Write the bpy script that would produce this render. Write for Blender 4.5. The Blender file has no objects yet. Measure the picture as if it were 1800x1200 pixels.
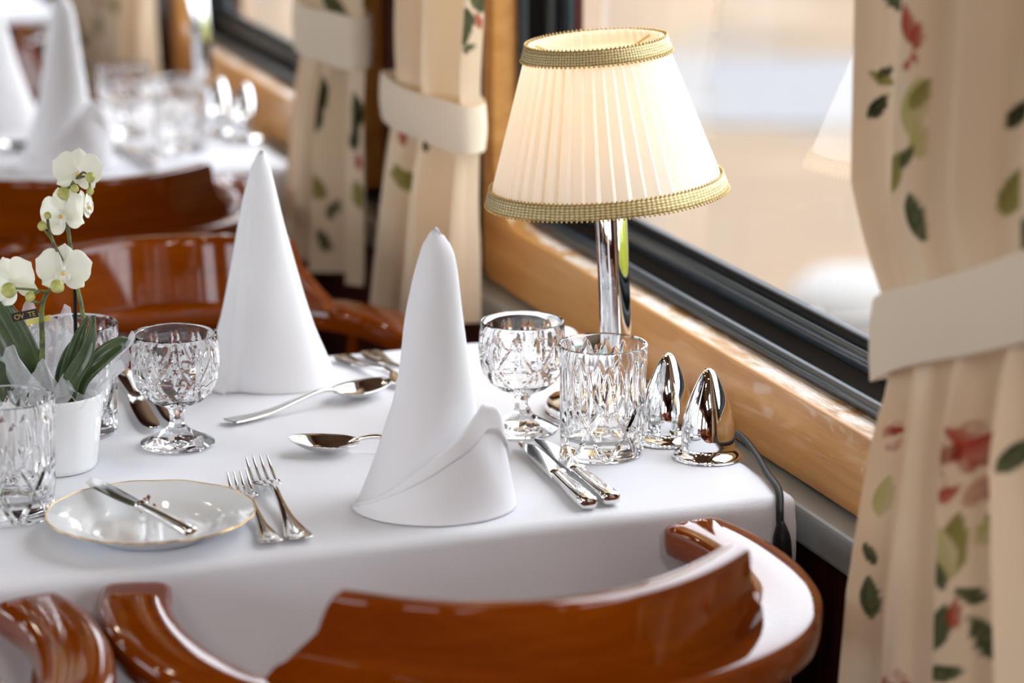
import bpy, bmesh, math, random
import numpy as np
from math import sin, cos, pi, radians
from mathutils import Vector, Matrix
random.seed(7); rng = np.random.default_rng(7)
sc = bpy.context.scene
COL = sc.collection

# ------------------------------------------------------------------ camera
YAW, PITCH, CAM_H = radians(19.551), radians(14.254), 1.464
cd = bpy.data.cameras.new('camera'); cam = bpy.data.objects.new('camera', cd); COL.objects.link(cam)
cam.location = (0, 0, CAM_H)
cam.rotation_euler = (radians(90) - PITCH, 0, -YAW)
cd.sensor_width = 36.0; cd.lens = 98.8; cd.clip_start = 0.05; cd.clip_end = 300
cd.dof.use_dof = True; cd.dof.focus_distance = 2.45; cd.dof.aperture_fstop = 3.6
sc.camera = cam
sc.view_settings.view_transform = 'Standard'; sc.view_settings.look = 'None'
sc.view_settings.gamma = 1.0; sc.view_settings.use_curve_mapping = False
sc.view_settings.exposure = 0.0
sc.cycles.use_denoising = True
sc.cycles.max_bounces = 16; sc.cycles.transmission_bounces = 14; sc.cycles.transparent_max_bounces = 16
sc.cycles.diffuse_bounces = 5; sc.cycles.glossy_bounces = 6
sc.cycles.sample_clamp_indirect = 6.0

# ------------------------------------------------------------------ sky
w = bpy.data.worlds.new('overcast_sky'); sc.world = w; w.use_nodes = True
bg = w.node_tree.nodes['Background']
bg.inputs[0].default_value = (0.93, 0.98, 1.08, 1); bg.inputs[1].default_value = 6.2

# ceiling downlights of the dining car, then added fill lights
def area(name, loc, sx, sy, power, color, rot=(0, 0, 0)):
    d = bpy.data.lights.new(name, 'AREA'); d.shape = 'RECTANGLE'; d.size = sx; d.size_y = sy
    d.energy = power; d.color = color
    o = bpy.data.objects.new(name, d); COL.objects.link(o); o.location = loc; o.rotation_euler = rot
    return o
SPOTS = [(x, .75 + 1.6*i) for i in range(4) for x in (-.85, .15)]
for x, y in SPOTS:
    o = area('downlight_lamp', (x, y, 2.2885), .085, .085, 1.4, (1.0, .86, .68)); o.data.shape = 'DISK'

FILL_PANELS = [(-.80, -.75), (.20, -.75)]  # unseen panels added behind the camera to brighten the hanging cloth front
for x, y in FILL_PANELS:
    area('fill_panel_lamp', (x, y, 2.270), .30, 1.10, 18.0, (1.0, .93, .87))

# ------------------------------------------------------------------ materials
MATS = {}
def mat(name, base=(.8, .8, .8), rough=.5, metal=0., **kw):
    m = bpy.data.materials.new(name); m.use_nodes = True
    b = m.node_tree.nodes['Principled BSDF']
    b.inputs['Base Color'].default_value = (*base, 1); b.inputs['Roughness'].default_value = rough
    b.inputs['Metallic'].default_value = metal
    for k, v in kw.items():
        b.inputs[k.replace('_', ' ')].default_value = v
    MATS[name] = m
    return m, m.node_tree, b
def N(nt, t, **kw):
    n = nt.nodes.new(t)
    for k, v in kw.items():
        if k in n.inputs: n.inputs[k].default_value = v
        else: setattr(n, k, v)
    return n
def ramp(nt, stops):
    r = nt.nodes.new('ShaderNodeValToRGB'); e = r.color_ramp.elements
    while len(e) < len(stops): e.new(0.5)
    for el, (p, c) in zip(e, stops): el.position = p; el.color = (*c, 1)
    return r
def obj_coord(nt, scale=(1, 1, 1), kind='Object'):
    tc = nt.nodes.new('ShaderNodeTexCoord'); mp = nt.nodes.new('ShaderNodeMapping')
    mp.inputs['Scale'].default_value = scale
    nt.links.new(tc.outputs[kind], mp.inputs[0]); return mp.outputs[0]
def noise(nt, vec, scale, detail=3, rough=.5, dist=0):
    n = N(nt, 'ShaderNodeTexNoise'); n.inputs['Scale'].default_value = scale; n.inputs['Detail'].default_value = detail
    n.inputs['Roughness'].default_value = rough; n.inputs['Distortion'].default_value = dist
    nt.links.new(vec, n.inputs['Vector']); return n.outputs[0]
def bump(nt, b, h, strength=.2, dist=.001):
    bn = nt.nodes.new('ShaderNodeBump'); bn.inputs['Strength'].default_value = strength; bn.inputs['Distance'].default_value = dist
    nt.links.new(h, bn.inputs['Height']); nt.links.new(bn.outputs[0], b.inputs['Normal'])
def wood(name, c0, c1, c2, scale, stretch, rough, coat, grain=12.):
    m, nt, b = mat(name, c1, rough, Coat_Weight=coat, Coat_Roughness=.06)
    v = obj_coord(nt, stretch)
    n1 = noise(nt, v, scale, 5, .6, .6); n2 = noise(nt, v, scale*grain, 3, .6)
    mx = N(nt, 'ShaderNodeMath', operation='MULTIPLY_ADD'); nt.links.new(n2, mx.inputs[0]); mx.inputs[1].default_value = .35
    nt.links.new(n1, mx.inputs[2])
    r = ramp(nt, [(.45, c0), (.66, c1), (.86, c2)]); nt.links.new(mx.outputs[0], r.inputs[0])
    nt.links.new(r.outputs[0], b.inputs['Base Color'])
    return m, nt, b
m, nt, b = wood('chair_wood', (.145, .0235, .0004), (.19, .034, .0005), (.245, .049, .0010), 4, (1, 2.5, 8), .4, 1.0)
b.inputs['Specular IOR Level'].default_value = .0
m, nt, b = wood('frame_wood', (.42, .18, .035), (.52, .245, .055), (.60, .31, .085), 2.2, (9, .9, 22), .42, .22)
for n_ in nt.nodes:
    if n_.type == 'TEX_NOISE': n_.inputs['Distortion'].default_value = 0
m, nt, b = wood('mahogany', (.030, .0045, .0022), (.052, .0085, .004), (.075, .014, .007), 4, (8, 8, .8), .5, .15)
b.inputs['Specular IOR Level'].default_value = .1
# varnished sill: brown grain, with the window glare painted in as pale patches
m, nt, b = mat('sill_wood_glare', (.7, .6, .5), .45, Coat_Weight=.25, Coat_Roughness=.3, Specular_IOR_Level=.2)
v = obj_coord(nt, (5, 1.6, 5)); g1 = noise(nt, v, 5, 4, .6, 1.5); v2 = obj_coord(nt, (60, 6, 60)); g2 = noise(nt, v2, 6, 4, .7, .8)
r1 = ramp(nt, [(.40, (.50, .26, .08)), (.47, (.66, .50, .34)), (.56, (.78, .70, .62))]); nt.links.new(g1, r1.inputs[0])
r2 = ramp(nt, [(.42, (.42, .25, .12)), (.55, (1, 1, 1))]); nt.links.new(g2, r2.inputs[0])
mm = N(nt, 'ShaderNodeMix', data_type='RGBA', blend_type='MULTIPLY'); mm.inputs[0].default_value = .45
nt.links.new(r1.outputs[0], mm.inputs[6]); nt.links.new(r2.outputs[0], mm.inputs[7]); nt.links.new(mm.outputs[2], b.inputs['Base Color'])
# rubber, metal
mat('black_rubber', (.005, .005, .006), .5, Specular_IOR_Level=.08)
mat('gasket_lip', (.016, .028, .038), .30, Specular_IOR_Level=.45)
mat('chrome', (.86, .87, .88), .045, 1.0)
mat('silver', (.80, .79, .77), .10, 1.0)
mat('gold_edge', (.83, .56, .22), .22, 1.0)
mat('grey_ledge', (.30, .33, .34), .28, 0.0)
mat('black_plastic', (.008, .008, .009), .45, Specular_IOR_Level=.2)
mat('gap_shade', (.01, .006, .004), .8)  # near-black colour for the shade between ledge and window frames
m, nt, b = mat('porcelain', (.86, .86, .85), .12, Coat_Weight=.5)
m, nt, b = mat('pot_glaze', (.86, .87, .87), .14, Coat_Weight=.5)
m, nt, b = mat('plate_glaze', (.80, .82, .83), .10, Coat_Weight=.4)
m, nt, b = mat('teal_band', (.12, .45, .48), .2)
# linen
def cloth(name, c, sc1, bs, rough=.85):
    m, nt, b = mat(name, c, rough, Sheen_Weight=.1)
    v = obj_coord(nt, (1, 1, 1))
    wv = noise(nt, v, sc1, 2); w2 = noise(nt, v, 14, 3)
    ad = N(nt, 'ShaderNodeMath', operation='MULTIPLY_ADD'); nt.links.new(w2, ad.inputs[0]); ad.inputs[1].default_value = 2.2; nt.links.new(wv, ad.inputs[2])
    bump(nt, b, ad.outputs[0], bs, .0012)
cloth('table_linen', (.78, .795, .84), 900, .30)
cloth('napkin_linen', (.82, .83, .86), 1100, .22)
# crystal
m, nt, b = mat('crystal', (1, 1, 1), .0, Transmission_Weight=1.0, IOR=1.52)
# window pane: lets light straight through, mirrors a little
m = bpy.data.materials.new('window_glass'); m.use_nodes = True; MATS['window_glass'] = m; nt = m.node_tree; nt.nodes.clear()
out = N(nt, 'ShaderNodeOutputMaterial'); tr = N(nt, 'ShaderNodeBsdfTransparent'); gl = N(nt, 'ShaderNodeBsdfGlossy'); gl.inputs['Roughness'].default_value = .0
tr.inputs[0].default_value = (.95, .95, .93, 1)
fr0 = N(nt, 'ShaderNodeLayerWeight'); fr0.inputs[0].default_value = .5     # Facing, blend .5 = 1-|cos|
pw = N(nt, 'ShaderNodeMath', operation='POWER'); nt.links.new(fr0.outputs['Facing'], pw.inputs[0]); pw.inputs[1].default_value = 5.0
fr = N(nt, 'ShaderNodeMath', operation='MULTIPLY_ADD'); nt.links.new(pw.outputs[0], fr.inputs[0]); fr.inputs[1].default_value = .92; fr.inputs[2].default_value = .08
mx = N(nt, 'ShaderNodeMixShader'); nt.links.new(fr.outputs[0], mx.inputs[0]); nt.links.new(tr.outputs[0], mx.inputs[1]); nt.links.new(gl.outputs[0], mx.inputs[2]); nt.links.new(mx.outputs[0], out.inputs[0])
# lampshade silk: diffuse and translucent
def translucent(name, c, ct, f):
    m = bpy.data.materials.new(name); m.use_nodes = True; MATS[name] = m; nt = m.node_tree; nt.nodes.clear()
    out = N(nt, 'ShaderNodeOutputMaterial'); d = N(nt, 'ShaderNodeBsdfDiffuse'); t = N(nt, 'ShaderNodeBsdfTranslucent')
    d.inputs[0].default_value = (*c, 1); t.inputs[0].default_value = (*ct, 1)
    mx = N(nt, 'ShaderNodeMixShader'); mx.inputs[0].default_value = f
    nt.links.new(d.outputs[0], mx.inputs[1]); nt.links.new(t.outputs[0], mx.inputs[2]); nt.links.new(mx.outputs[0], out.inputs[0])
    return m, nt, d, t
translucent('shade_silk', (.93, .91, .87), (.90, .76, .52), .32)
m, nt, d, t = translucent('petal', (.96, .96, .90), (.92, .93, .74), .34)
m, nt, d, t = translucent('tulle', (.93, .95, .98), (.9, .92, .96), .45)
tp = N(nt, 'ShaderNodeBsdfTransparent'); out = [n for n in nt.nodes if n.type == 'OUTPUT_MATERIAL'][0]
old = out.inputs[0].links[0].from_socket; mx2 = N(nt, 'ShaderNodeMixShader')
v = obj_coord(nt); ns = noise(nt, v, 1500, 1); r = ramp(nt, [(.30, (.34,)*3), (.70, (.56,)*3)]); nt.links.new(ns, r.inputs[0])
nt.links.new(r.outputs[0], mx2.inputs[0]); nt.links.new(tp.outputs[0], mx2.inputs[1]); nt.links.new(old, mx2.inputs[2]); nt.links.new(mx2.outputs[0], out.inputs[0])
m, nt, b = mat('gold_braid', (.46, .34, .14), .45, .35)
tc = N(nt, 'ShaderNodeTexCoord'); mp = N(nt, 'ShaderNodeMapping'); mp.inputs['Scale'].default_value = (150, 6, 1)
nt.links.new(tc.outputs['UV'], mp.inputs[0]); mp.inputs['Rotation'].default_value = (0, 0, 0)
ck = N(nt, 'ShaderNodeTexVoronoi'); ck.inputs['Scale'].default_value = 1.0; ck.inputs['Randomness'].default_value = .15
nt.links.new(mp.outputs[0], ck.inputs['Vector'])
r = ramp(nt, [(.15, (.62, .50, .25)), (.60, (.24, .16, .05))]); nt.links.new(ck.outputs['Distance'], r.inputs[0]); nt.links.new(r.outputs[0], b.inputs['Base Color'])
bump(nt, b, ck.outputs['Distance'], .6, -.001)
mat('bead_gold', (.60, .40, .14), .4, .4)
# plants
m, nt, b = mat('orchid_leaf', (.030, .060, .018), .35, Coat_Weight=.3)
v = obj_coord(nt); n1 = noise(nt, v, 60, 3); r = ramp(nt, [(.3, (.020, .045, .014)), (.7, (.060, .095, .026))]); nt.links.new(n1, r.inputs[0]); nt.links.new(r.outputs[0], b.inputs['Base Color'])
m, nt, b = mat('orchid_stem', (.12, .15, .04), .5)
v = obj_coord(nt); n1 = noise(nt, v, 130, 3); r = ramp(nt, [(.35, (.07, .075, .03)), (.7, (.19, .24, .06))]); nt.links.new(n1, r.inputs[0]); nt.links.new(r.outputs[0], b.inputs['Base Color'])
m, nt, b = mat('bud_green', (.44, .46, .10), .5, Subsurface_Weight=.0)
v = obj_coord(nt); n1 = noise(nt, v, 90, 2); r = ramp(nt, [(.35, (.30, .34, .05)), (.7, (.62, .62, .22))]); nt.links.new(n1, r.inputs[0]); nt.links.new(r.outputs[0], b.inputs['Base Color'])
mat('lip_yellow', (.80, .52, .08), .5); mat('lip_white', (.85, .84, .80), .5)
mat('bark', (.035, .022, .012), .9)
mat('tag_yellow', (.72, .64, .18), .5); mat('tag_black', (.015, .013, .012), .5); mat('tag_gold', (.55, .40, .12), .4)
mat('brown_crumb', (.22, .07, .015), .6)
# curtain print comes as a colour attribute
m = bpy.data.materials.new('curtain_print'); m.use_nodes = True; MATS['curtain_print'] = m; nt = m.node_tree; nt.nodes.clear()
out = N(nt, 'ShaderNodeOutputMaterial'); d = N(nt, 'ShaderNodeBsdfDiffuse'); t = N(nt, 'ShaderNodeBsdfTranslucent')
at = N(nt, 'ShaderNodeVertexColor'); at.layer_name = 'print'
mx = N(nt, 'ShaderNodeMixShader'); mx.inputs[0].default_value = .28
nt.links.new(at.outputs[0], d.inputs[0]); nt.links.new(at.outputs[0], t.inputs[0])
nt.links.new(d.outputs[0], mx.inputs[1]); nt.links.new(t.outputs[0], mx.inputs[2]); nt.links.new(mx.outputs[0], out.inputs[0])
translucent('curtain_plain', (.80, .70, .55), (.70, .58, .42), .2)
# room shell
wood('ceiling_wood', (.20, .10, .045), (.27, .145, .07), (.34, .19, .10), 2, (6, 1, 6), .4, .3)
m, nt, b = mat('carpet', (.10, .025, .02), .95)
v = obj_coord(nt); n1 = noise(nt, v, 300, 2); bump(nt, b, n1, .5, .003)
m, nt, b = mat('diffuser', (.9, .88, .82), .4)
b.inputs['Emission Color'].default_value = (1, .93, .82, 1); b.inputs['Emission Strength'].default_value = 2.0
m, nt, b = mat('bulb_glass', (1, .9, .7), .3); b.inputs['Emission Color'].default_value = (1, .60, .22, 1); b.inputs['Emission Strength'].default_value = 9.0
# paving outside: sandy slabs, tarmac and pale patches
m, nt, b = mat('paving', (.21, .155, .105), .95, Specular_IOR_Level=.0)
v = obj_coord(nt)
n1 = noise(nt, v, .45, 4, .6, .4); r1 = ramp(nt, [(.34, (.138, .126, .113)), (.46, (.168, .129, .094)), (.60, (.183, .136, .096)), (.74, (.25, .214, .172))]); nt.links.new(n1, r1.inputs[0])
nt.links.new(r1.outputs[0], b.inputs['Base Color'])
mat('pale_stone', (.25, .238, .222), .9, Specular_IOR_Level=.0)
mat('tarmac', (.155, .151, .151), .95, Specular_IOR_Level=.0)

# ------------------------------------------------------------------ mesh helpers
def link(o, parent=None):
    COL.objects.link(o)
    if parent is not None: o.parent = parent
    return o
def mk(name, V, F, m, parent=None, smooth=True, loc=None):
    me = bpy.data.meshes.new(name); me.from_pydata([tuple(map(float, p)) for p in V], [], F); me.update()
    if smooth: me.polygons.foreach_set('use_smooth', [True]*len(me.polygons))
    if m is not None: me.materials.append(MATS[m])
    o = bpy.data.objects.new(name, me); link(o, parent)
    if loc is not None: o.location = loc
    return o
def tag(o, label, cat, group=None):
    o['label'] = label; o['category'] = cat
    if group: o['group'] = group
    return o
def thing(name, label, cat, loc=(0, 0, 0), rz=0., group=None):
    o = bpy.data.objects.new(name, None); link(o); o.location = loc; o.rotation_euler = (0, 0, rz)
    o.empty_display_size = .05
    return tag(o, label, cat, group)
def struct(o, label=None):
    o['kind'] = 'structure'
    if label: o['label'] = label
    return o
def copy_tree(o, parent=None):
    c = o.copy(); COL.objects.link(c)
    if parent is not None: c.parent = parent
    for ch in list(o.children): copy_tree(ch, c)
    return c
def dup(o, loc, label, rz=None):
    c = copy_tree(o); c.location = loc; c['label'] = label
    if rz is not None: c.rotation_euler = (0, 0, rz)
    return c
def grid_faces(nu, nv, wrapu=False, wrapv=False, off=0):
    F = []
    for i in range(nu if wrapu else nu-1):
        for j in range(nv if wrapv else nv-1):
            a = off + i*nv + j; b_ = off + ((i+1) % nu)*nv + j
            c = off + ((i+1) % nu)*nv + (j+1) % nv; d_ = off + i*nv + (j+1) % nv
            F.append((a, b_, c, d_))
    return F
class MB:
    def __init__(s): s.V = []; s.F = []
    def add(s, V, F):
        o = len(s.V); s.V += [tuple(map(float, p)) for p in V]; s.F += [tuple(i+o for i in f) for f in F]; return s
    def box(s, x0, x1, y0, y1, z0, z1, bv=0.):
        if bv <= 0:
            V = [(x0,y0,z0),(x1,y0,z0),(x1,y1,z0),(x0,y1,z0),(x0,y0,z1),(x1,y0,z1),(x1,y1,z1),(x0,y1,z1)]
            return s.add(V, [(0,3,2,1),(4,5,6,7),(0,1,5,4),(1,2,6,5),(2,3,7,6),(3,0,4,7)])
        bm = bmesh.new(); bmesh.ops.create_cube(bm, size=1)
        for v in bm.verts: v.co = ((x0+x1)/2+v.co.x*(x1-x0), (y0+y1)/2+v.co.y*(y1-y0), (z0+z1)/2+v.co.z*(z1-z0))
        bmesh.ops.bevel(bm, geom=bm.edges[:], offset=bv, segments=2, affect='EDGES', profile=.6)
        bm.verts.index_update(); V = [v.co[:] for v in bm.verts]; F = [[v.index for v in f.verts] for f in bm.faces]; bm.free()
        return s.add(V, F)
    def lathe(s, prof, n=48, c=(0, 0), caps=True, rf=None):
        V = []
        for i in range(n):
            a = 2*pi*i/n
            for (r, z) in prof:
                rr = r if rf is None else rf(r, z, a)
                V.append((c[0]+rr*cos(a), c[1]+rr*sin(a), z))
        F = grid_faces(n, len(prof), wrapu=True)
        m = len(prof)
        if caps:
            if prof[0][0] > 1e-5: F.append(tuple((n-1-i)*m for i in range(n)))
            if prof[-1][0] > 1e-5: F.append(tuple(i*m+m-1 for i in range(n)))
        return s.add(V, F)
    def tube(s, P, R, n=10, cap=True, flat=1.0):
        P = [Vector(p) for p in P]
        if not hasattr(R, '__len__'): R = [R]*len(P)
        V = []; up = Vector((0, 0, 1)); prev = None
        for i, p in enumerate(P):
            t = (P[min(i+1, len(P)-1)] - P[max(i-1, 0)]).normalized()
            if prev is None:
                a = up if abs(t.dot(up)) < .9 else Vector((1, 0, 0)); x = t.cross(a).normalized()
            else:
                x = (prev - t*prev.dot(t)).normalized()
            prev = x; y = t.cross(x)
            for k in range(n):
                th = 2*pi*k/n; V.append(p + x*cos(th)*R[i] + y*sin(th)*R[i]*flat)
        F = grid_faces(len(P), n, wrapv=True)
        if cap: F += [tuple(range(n))[::-1], tuple(range(len(V)-n, len(V)))]
        return s.add(V, F)
    def sweep(s, sections, close=False):
        n = len(sections[0]); V = [p for sec in sections for p in sec]
        F = grid_faces(len(sections), n, wrapu=close, wrapv=True)
        if not close: F += [tuple(range(n))[::-1], tuple(range(len(V)-n, len(V)))]
        return s.add(V, F)
    def build(s, name, m, parent=None, smooth=True, loc=None):
        return mk(name, s.V, s.F, m, parent, smooth, loc)
def autosmooth(o, ang=35):
    bm = bmesh.new(); bm.from_mesh(o.data); bmesh.ops.recalc_face_normals(bm, faces=bm.faces[:])
    for e in bm.edges:
        e.smooth = not (len(e.link_faces) == 2 and e.calc_face_angle(0) > radians(ang))
    bm.to_mesh(o.data); bm.free(); return o
def catmull(P, n):
    P = [np.array(p, float) for p in P]; Q = [2*P[0]-P[1]] + P + [2*P[-1]-P[-2]]; out = []
    for i in range(1, len(Q)-2):
        for k in range(n):
            t = k/n; a, b_, c, d_ = Q[i-1:i+3]
            out.append(.5*((2*b_)+(-a+c)*t+(2*a-5*b_+4*c-d_)*t*t+(-a+3*b_-3*c+d_)*t**3))
    out.append(P[-1]); return out
def superell(w, h, n=16, e=4.):
    out = []
    for k in range(n):
        a = 2*pi*k/n; ca, sa = cos(a), sin(a)
        out.append((w*abs(ca)**(2/e)*(1 if ca >= 0 else -1), h*abs(sa)**(2/e)*(1 if sa >= 0 else -1)))
    return out
def interp(x, xs, ys): return float(np.interp(x, xs, ys))
VIEW_RZ = -YAW      # a thing turned like this has local x to the picture's right, local y away from the viewer

TZ = 0.75           # table height
PITCH_Y = 1.6       # distance from one table bay to the next

# ================================================================== ROOM SHELL
WIN_Y = [(1.935 + PITCH_Y*k, 2.965 + PITCH_Y*k) for k in (-3, -2, -1, 0, 1, 2, 3)]
SILL, HEAD = 0.811, 1.70
XW = 1.062            # inner face of the mahogany wall
def rrect(y0, y1, z0, z1, r, n=14):
    P = []
    for cy, cz, a0 in ((y1-r, z0+r, -90), (y1-r, z1-r, 0), (y0+r, z1-r, 90), (y0+r, z0+r, 180)):
        for k in range(n+1):
            a = radians(a0 + 90*k/n); P.append((cy + r*cos(a), cz + r*sin(a), cy, cz, cos(a), sin(a)))
    return P
def ring(y0, y1, z0, z1, r, profile):
    """profile: (x, inset); swept round the rounded opening"""
    secs = []
    for (y, z, cy, cz, ca, sa) in rrect(y0, y1, z0, z1, r):
        secs.append([(x, y - ca*t, z - sa*t) for (x, t) in profile])
    return MB().sweep(secs, close=True)
ymin, ymax = -3.6, 9.2
wl = MB(); wl.box(XW, 1.15, ymin, ymax, 0, .76).box(XW, 1.15, ymin, ymax, 1.74, 2.3)
edges = [ymin] + [v for p in WIN_Y for v in (p[0]-.03, p[1]+.03)] + [ymax]
for i in range(0, len(edges), 2): wl.box(XW, 1.15, edges[i], edges[i+1], .76, 1.74)
wall_right = struct(wl.build('wall_right', 'mahogany', smooth=False))
# upright mahogany boards below the ledge
yy = ymin; pm = None
bd = MB().box(-.011, .011, -.0485, .0485, .04, .69, .003)
while yy < 6.4:
    if pm is None: o = bd.build('plank', 'mahogany', wall_right, smooth=False); pm = o.data
    else: o = bpy.data.objects.new('plank', pm); link(o, wall_right)
    o.location = (XW-.0115, yy+.05, 0); yy += .10
o = struct(MB().box(1.002, XW-.001, ymin, ymax, .700, .7335, .004).build('trim_1', 'grey_ledge', smooth=False), 'pale grey ledge running along the wall below the windows')
autosmooth(o)
struct(MB().box(1.037, XW-.0005, ymin, ymax, .7337, .7375).build('gap_shade_strip', 'gap_shade', smooth=False), 'dark strip painted as the shade under the wooden window frames')  # solid dark strip stands in for the shade in this gap

def make_window(i, y0, y1, mirror=False):
    root = bpy.data.objects.new('window_%d' % i, None); link(root); struct(root)
    y0, y1 = y0, y1
    # wooden surround: flat front with a rounded opening
    oy0, oy1, oz0, oz1 = y0-.035, y1+.035, .738, HEAD+.07
    V, secs = [], []
    for (y, z, cy, cz, ca, sa) in rrect(y0, y1, SILL, HEAD, .078):
        if abs(ca) < 1e-6: oy, oz = y, (oz0 if sa < 0 else oz1)
        elif abs(sa) < 1e-6: oy, oz = (oy1 if ca > 0 else oy0), z
        else:
            ty = ((oy1 if ca > 0 else oy0) - cy)/ca; tz_ = ((oz1 if sa > 0 else oz0) - cz)/sa; t = min(ty, tz_)
            oy, oz = cy + ca*t, cz + sa*t
        iy, iz = y, z
        q = lambda f: (oy + (iy-oy)*f, oz + (iz-oz)*f)
        e = .004
        nrm = (iy + ca*e, iz + sa*e)
        secs.append([(1.066, *q(0)), (1.030, *q(0)), (1.030, *nrm), (1.0312, iy+ca*.0015, iz+sa*.0015), (1.034, iy, iz), (1.066, iy, iz)])
    # corner points of the outer edge
    fr_ = MB().sweep(secs, close=True).build('frame', 'frame_wood', root)
    fr_.data.materials.append(MATS['sill_wood_glare'])
    autosmooth(fr_, 30)
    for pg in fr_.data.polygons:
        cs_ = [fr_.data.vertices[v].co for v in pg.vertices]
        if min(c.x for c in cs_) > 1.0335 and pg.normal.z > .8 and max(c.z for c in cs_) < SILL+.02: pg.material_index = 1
    # square off the outer corners
    for cy, sgn in ((oy0, 1), (oy1, -1)):
        for cz, sg2 in ((oz0, 1), (oz1, -1)):
            pass
    ring(y0, y1, SILL, HEAD, .078, [(1.062, .0005), (1.0575, .003), (1.0565, .0075), (1.0585, .012), (1.064, .0145), (1.072, .0145), (1.072, .0005)]).build('gasket', 'gasket_lip', root)
    ring(y0, y1, SILL, HEAD, .078, [(1.066, .0005), (1.067, .0150), (1.086, .0185), (1.0865, .022), (1.120, .022), (1.120, .0005)]).build('window_channel', 'black_rubber', root)
    ring(y0, y1, SILL, HEAD, .078, [(1.087, .0195), (1.0835, .024), (1.0828, .031), (1.085, .037), (1.090, .0395), (1.112, .0395), (1.112, .0195)]).build('inner_gasket', 'gasket_lip', root)
    ring(y0, y1, SILL, HEAD, .078, [(1.090, .037), (1.0915, .047), (1.104, .047), (1.104, .037)]).build('edge_seal', 'black_rubber', root)
    P = rrect(y0, y1, SILL, HEAD, .078)
    Vp = [(1.096, y-ca*.042, z-sa*.042) for (y, z, cy, cz, ca, sa) in P]
    mk('pane', Vp, [tuple(range(len(Vp)))], 'window_glass', root, smooth=False)
    if mirror:
        for ch in root.children: pass
        root.scale = (-1, 1, 1); root.location = (-.70, 0, 0)
    return root
for i, (a, b_) in enumerate(WIN_Y): make_window(i+1, a, b_)
for i, (a, b_) in enumerate(WIN_Y): make_window(i+8, a, b_, True)
wl2 = MB(); XL = -.70
wl2.box(XL-1.15, XL-XW, ymin, ymax, 0, .76).box(XL-1.15, XL-XW, ymin, ymax, 1.74, 2.3)
for i in range(0, len(edges), 2): wl2.box(XL-1.15, XL-XW, edges[i], edges[i+1], .76, 1.74)
struct(wl2.build('wall_left', 'mahogany', smooth=False))
struct(MB().box(XL-1.15, 1.15, ymin-.06, ymin, 0, 2.36).build('wall_back', 'mahogany', smooth=False))
struct(MB().box(XL-1.15, 1.15, ymax, ymax+.06, 0, 2.36).build('wall_far', 'mahogany', smooth=False))
struct(MB().box(XL-1.15, 1.15, ymin, ymax, -.06, 0).build('floor', 'carpet', smooth=False))
struct(MB().box(XL-1.15, 1.15, ymin, ymax, 2.30, 2.36).build('ceiling', 'ceiling_wood', smooth=False))
# daylight portals in the window openings
for (a, b_) in WIN_Y:
    for x, ry in ((1.13, radians(90)), (XL-1.13, radians(-90))):
        o = area('window_portal', (x, (a+b_)/2, (SILL+HEAD)/2), .86, 1.0, 1, (1, 1, 1), (0, ry, 0)); o.data.cycles.is_portal = True
# outside: paving far below the window line
gz = -0.95
struct(mk('ground', [(-60, -60, gz), (90, -60, gz), (90, 120, gz), (-60, 120, gz)], [(0, 1, 2, 3)], 'paving', smooth=False), 'sandy paving outside beyond the train window')
struct(mk('path', [(3.0, 13.9, gz+.012), (3.9, 16.0, gz+.012), (12.5, 12.3, gz+.012), (11.4, 10.2, gz+.012)], [(3, 2, 1, 0)], 'tarmac', smooth=False), 'grey strip of tarmac crossing the paving outside')
struct(MB().add([(x, y, gz+h) for h in (0, .14) for x, y in ((4.6, 19.2), (14.5, 15.0), (15.2, 16.6), (5.3, 20.9))], [(0,1,2,3)[::-1], (4,5,6,7), (0,1,5,4), (1,2,6,5), (2,3,7,6), (3,0,4,7)]).build('kerb', 'pale_stone', smooth=False), 'pale raised kerb far outside the window')
wr = MB().lathe([(.0003, 0), (.20, 0), (.235, .05), (.22, .12), (.15, .17), (.06, .185), (.0003, .188)], 28, rf=lambda r, z, a: r*(1+.08*sin(2*a)+.05*sin(3*a+1))).build('boulder', 'pale_stone', loc=(4.44, 8.86, gz))
tag(wr, 'pale blurred stone on the paving outside the window', 'stone')

m, nt, b = mat('hedge_leaves', (.30, .34, .03), .8, Specular_IOR_Level=.1)
v = obj_coord(nt); n1 = noise(nt, v, 9, 4, .6); r = ramp(nt, [(.3, (.22, .26, .017)), (.7, (.42, .44, .05))]); nt.links.new(n1, r.inputs[0]); nt.links.new(r.outputs[0], b.inputs['Base Color'])
V = []; nu, nv = 120, 28
for i in range(nu+1):
    y = -3.0 + 8.0*i/nu
    for j in range(nv+1):
        a = pi*j/nv
        e = min(1, 8*min(i, nu-i)/nu + .05)
        r_ = 1 + .07*sin(9*y+3*a) + .06*sin(17*y-5*a) + .05*sin(31*y+11*a)
        V.append((3.9 - .55*cos(a)*r_*(.6+.4*e), y, gz + 2.05*abs(sin(a))**.5*r_*e))
hg = mk('hedge', V, grid_faces(nu+1, nv+1), 'hedge_leaves')
struct(hg, 'yellow-green hedge outside, seen mirrored in the chrome lamp pole')

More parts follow.
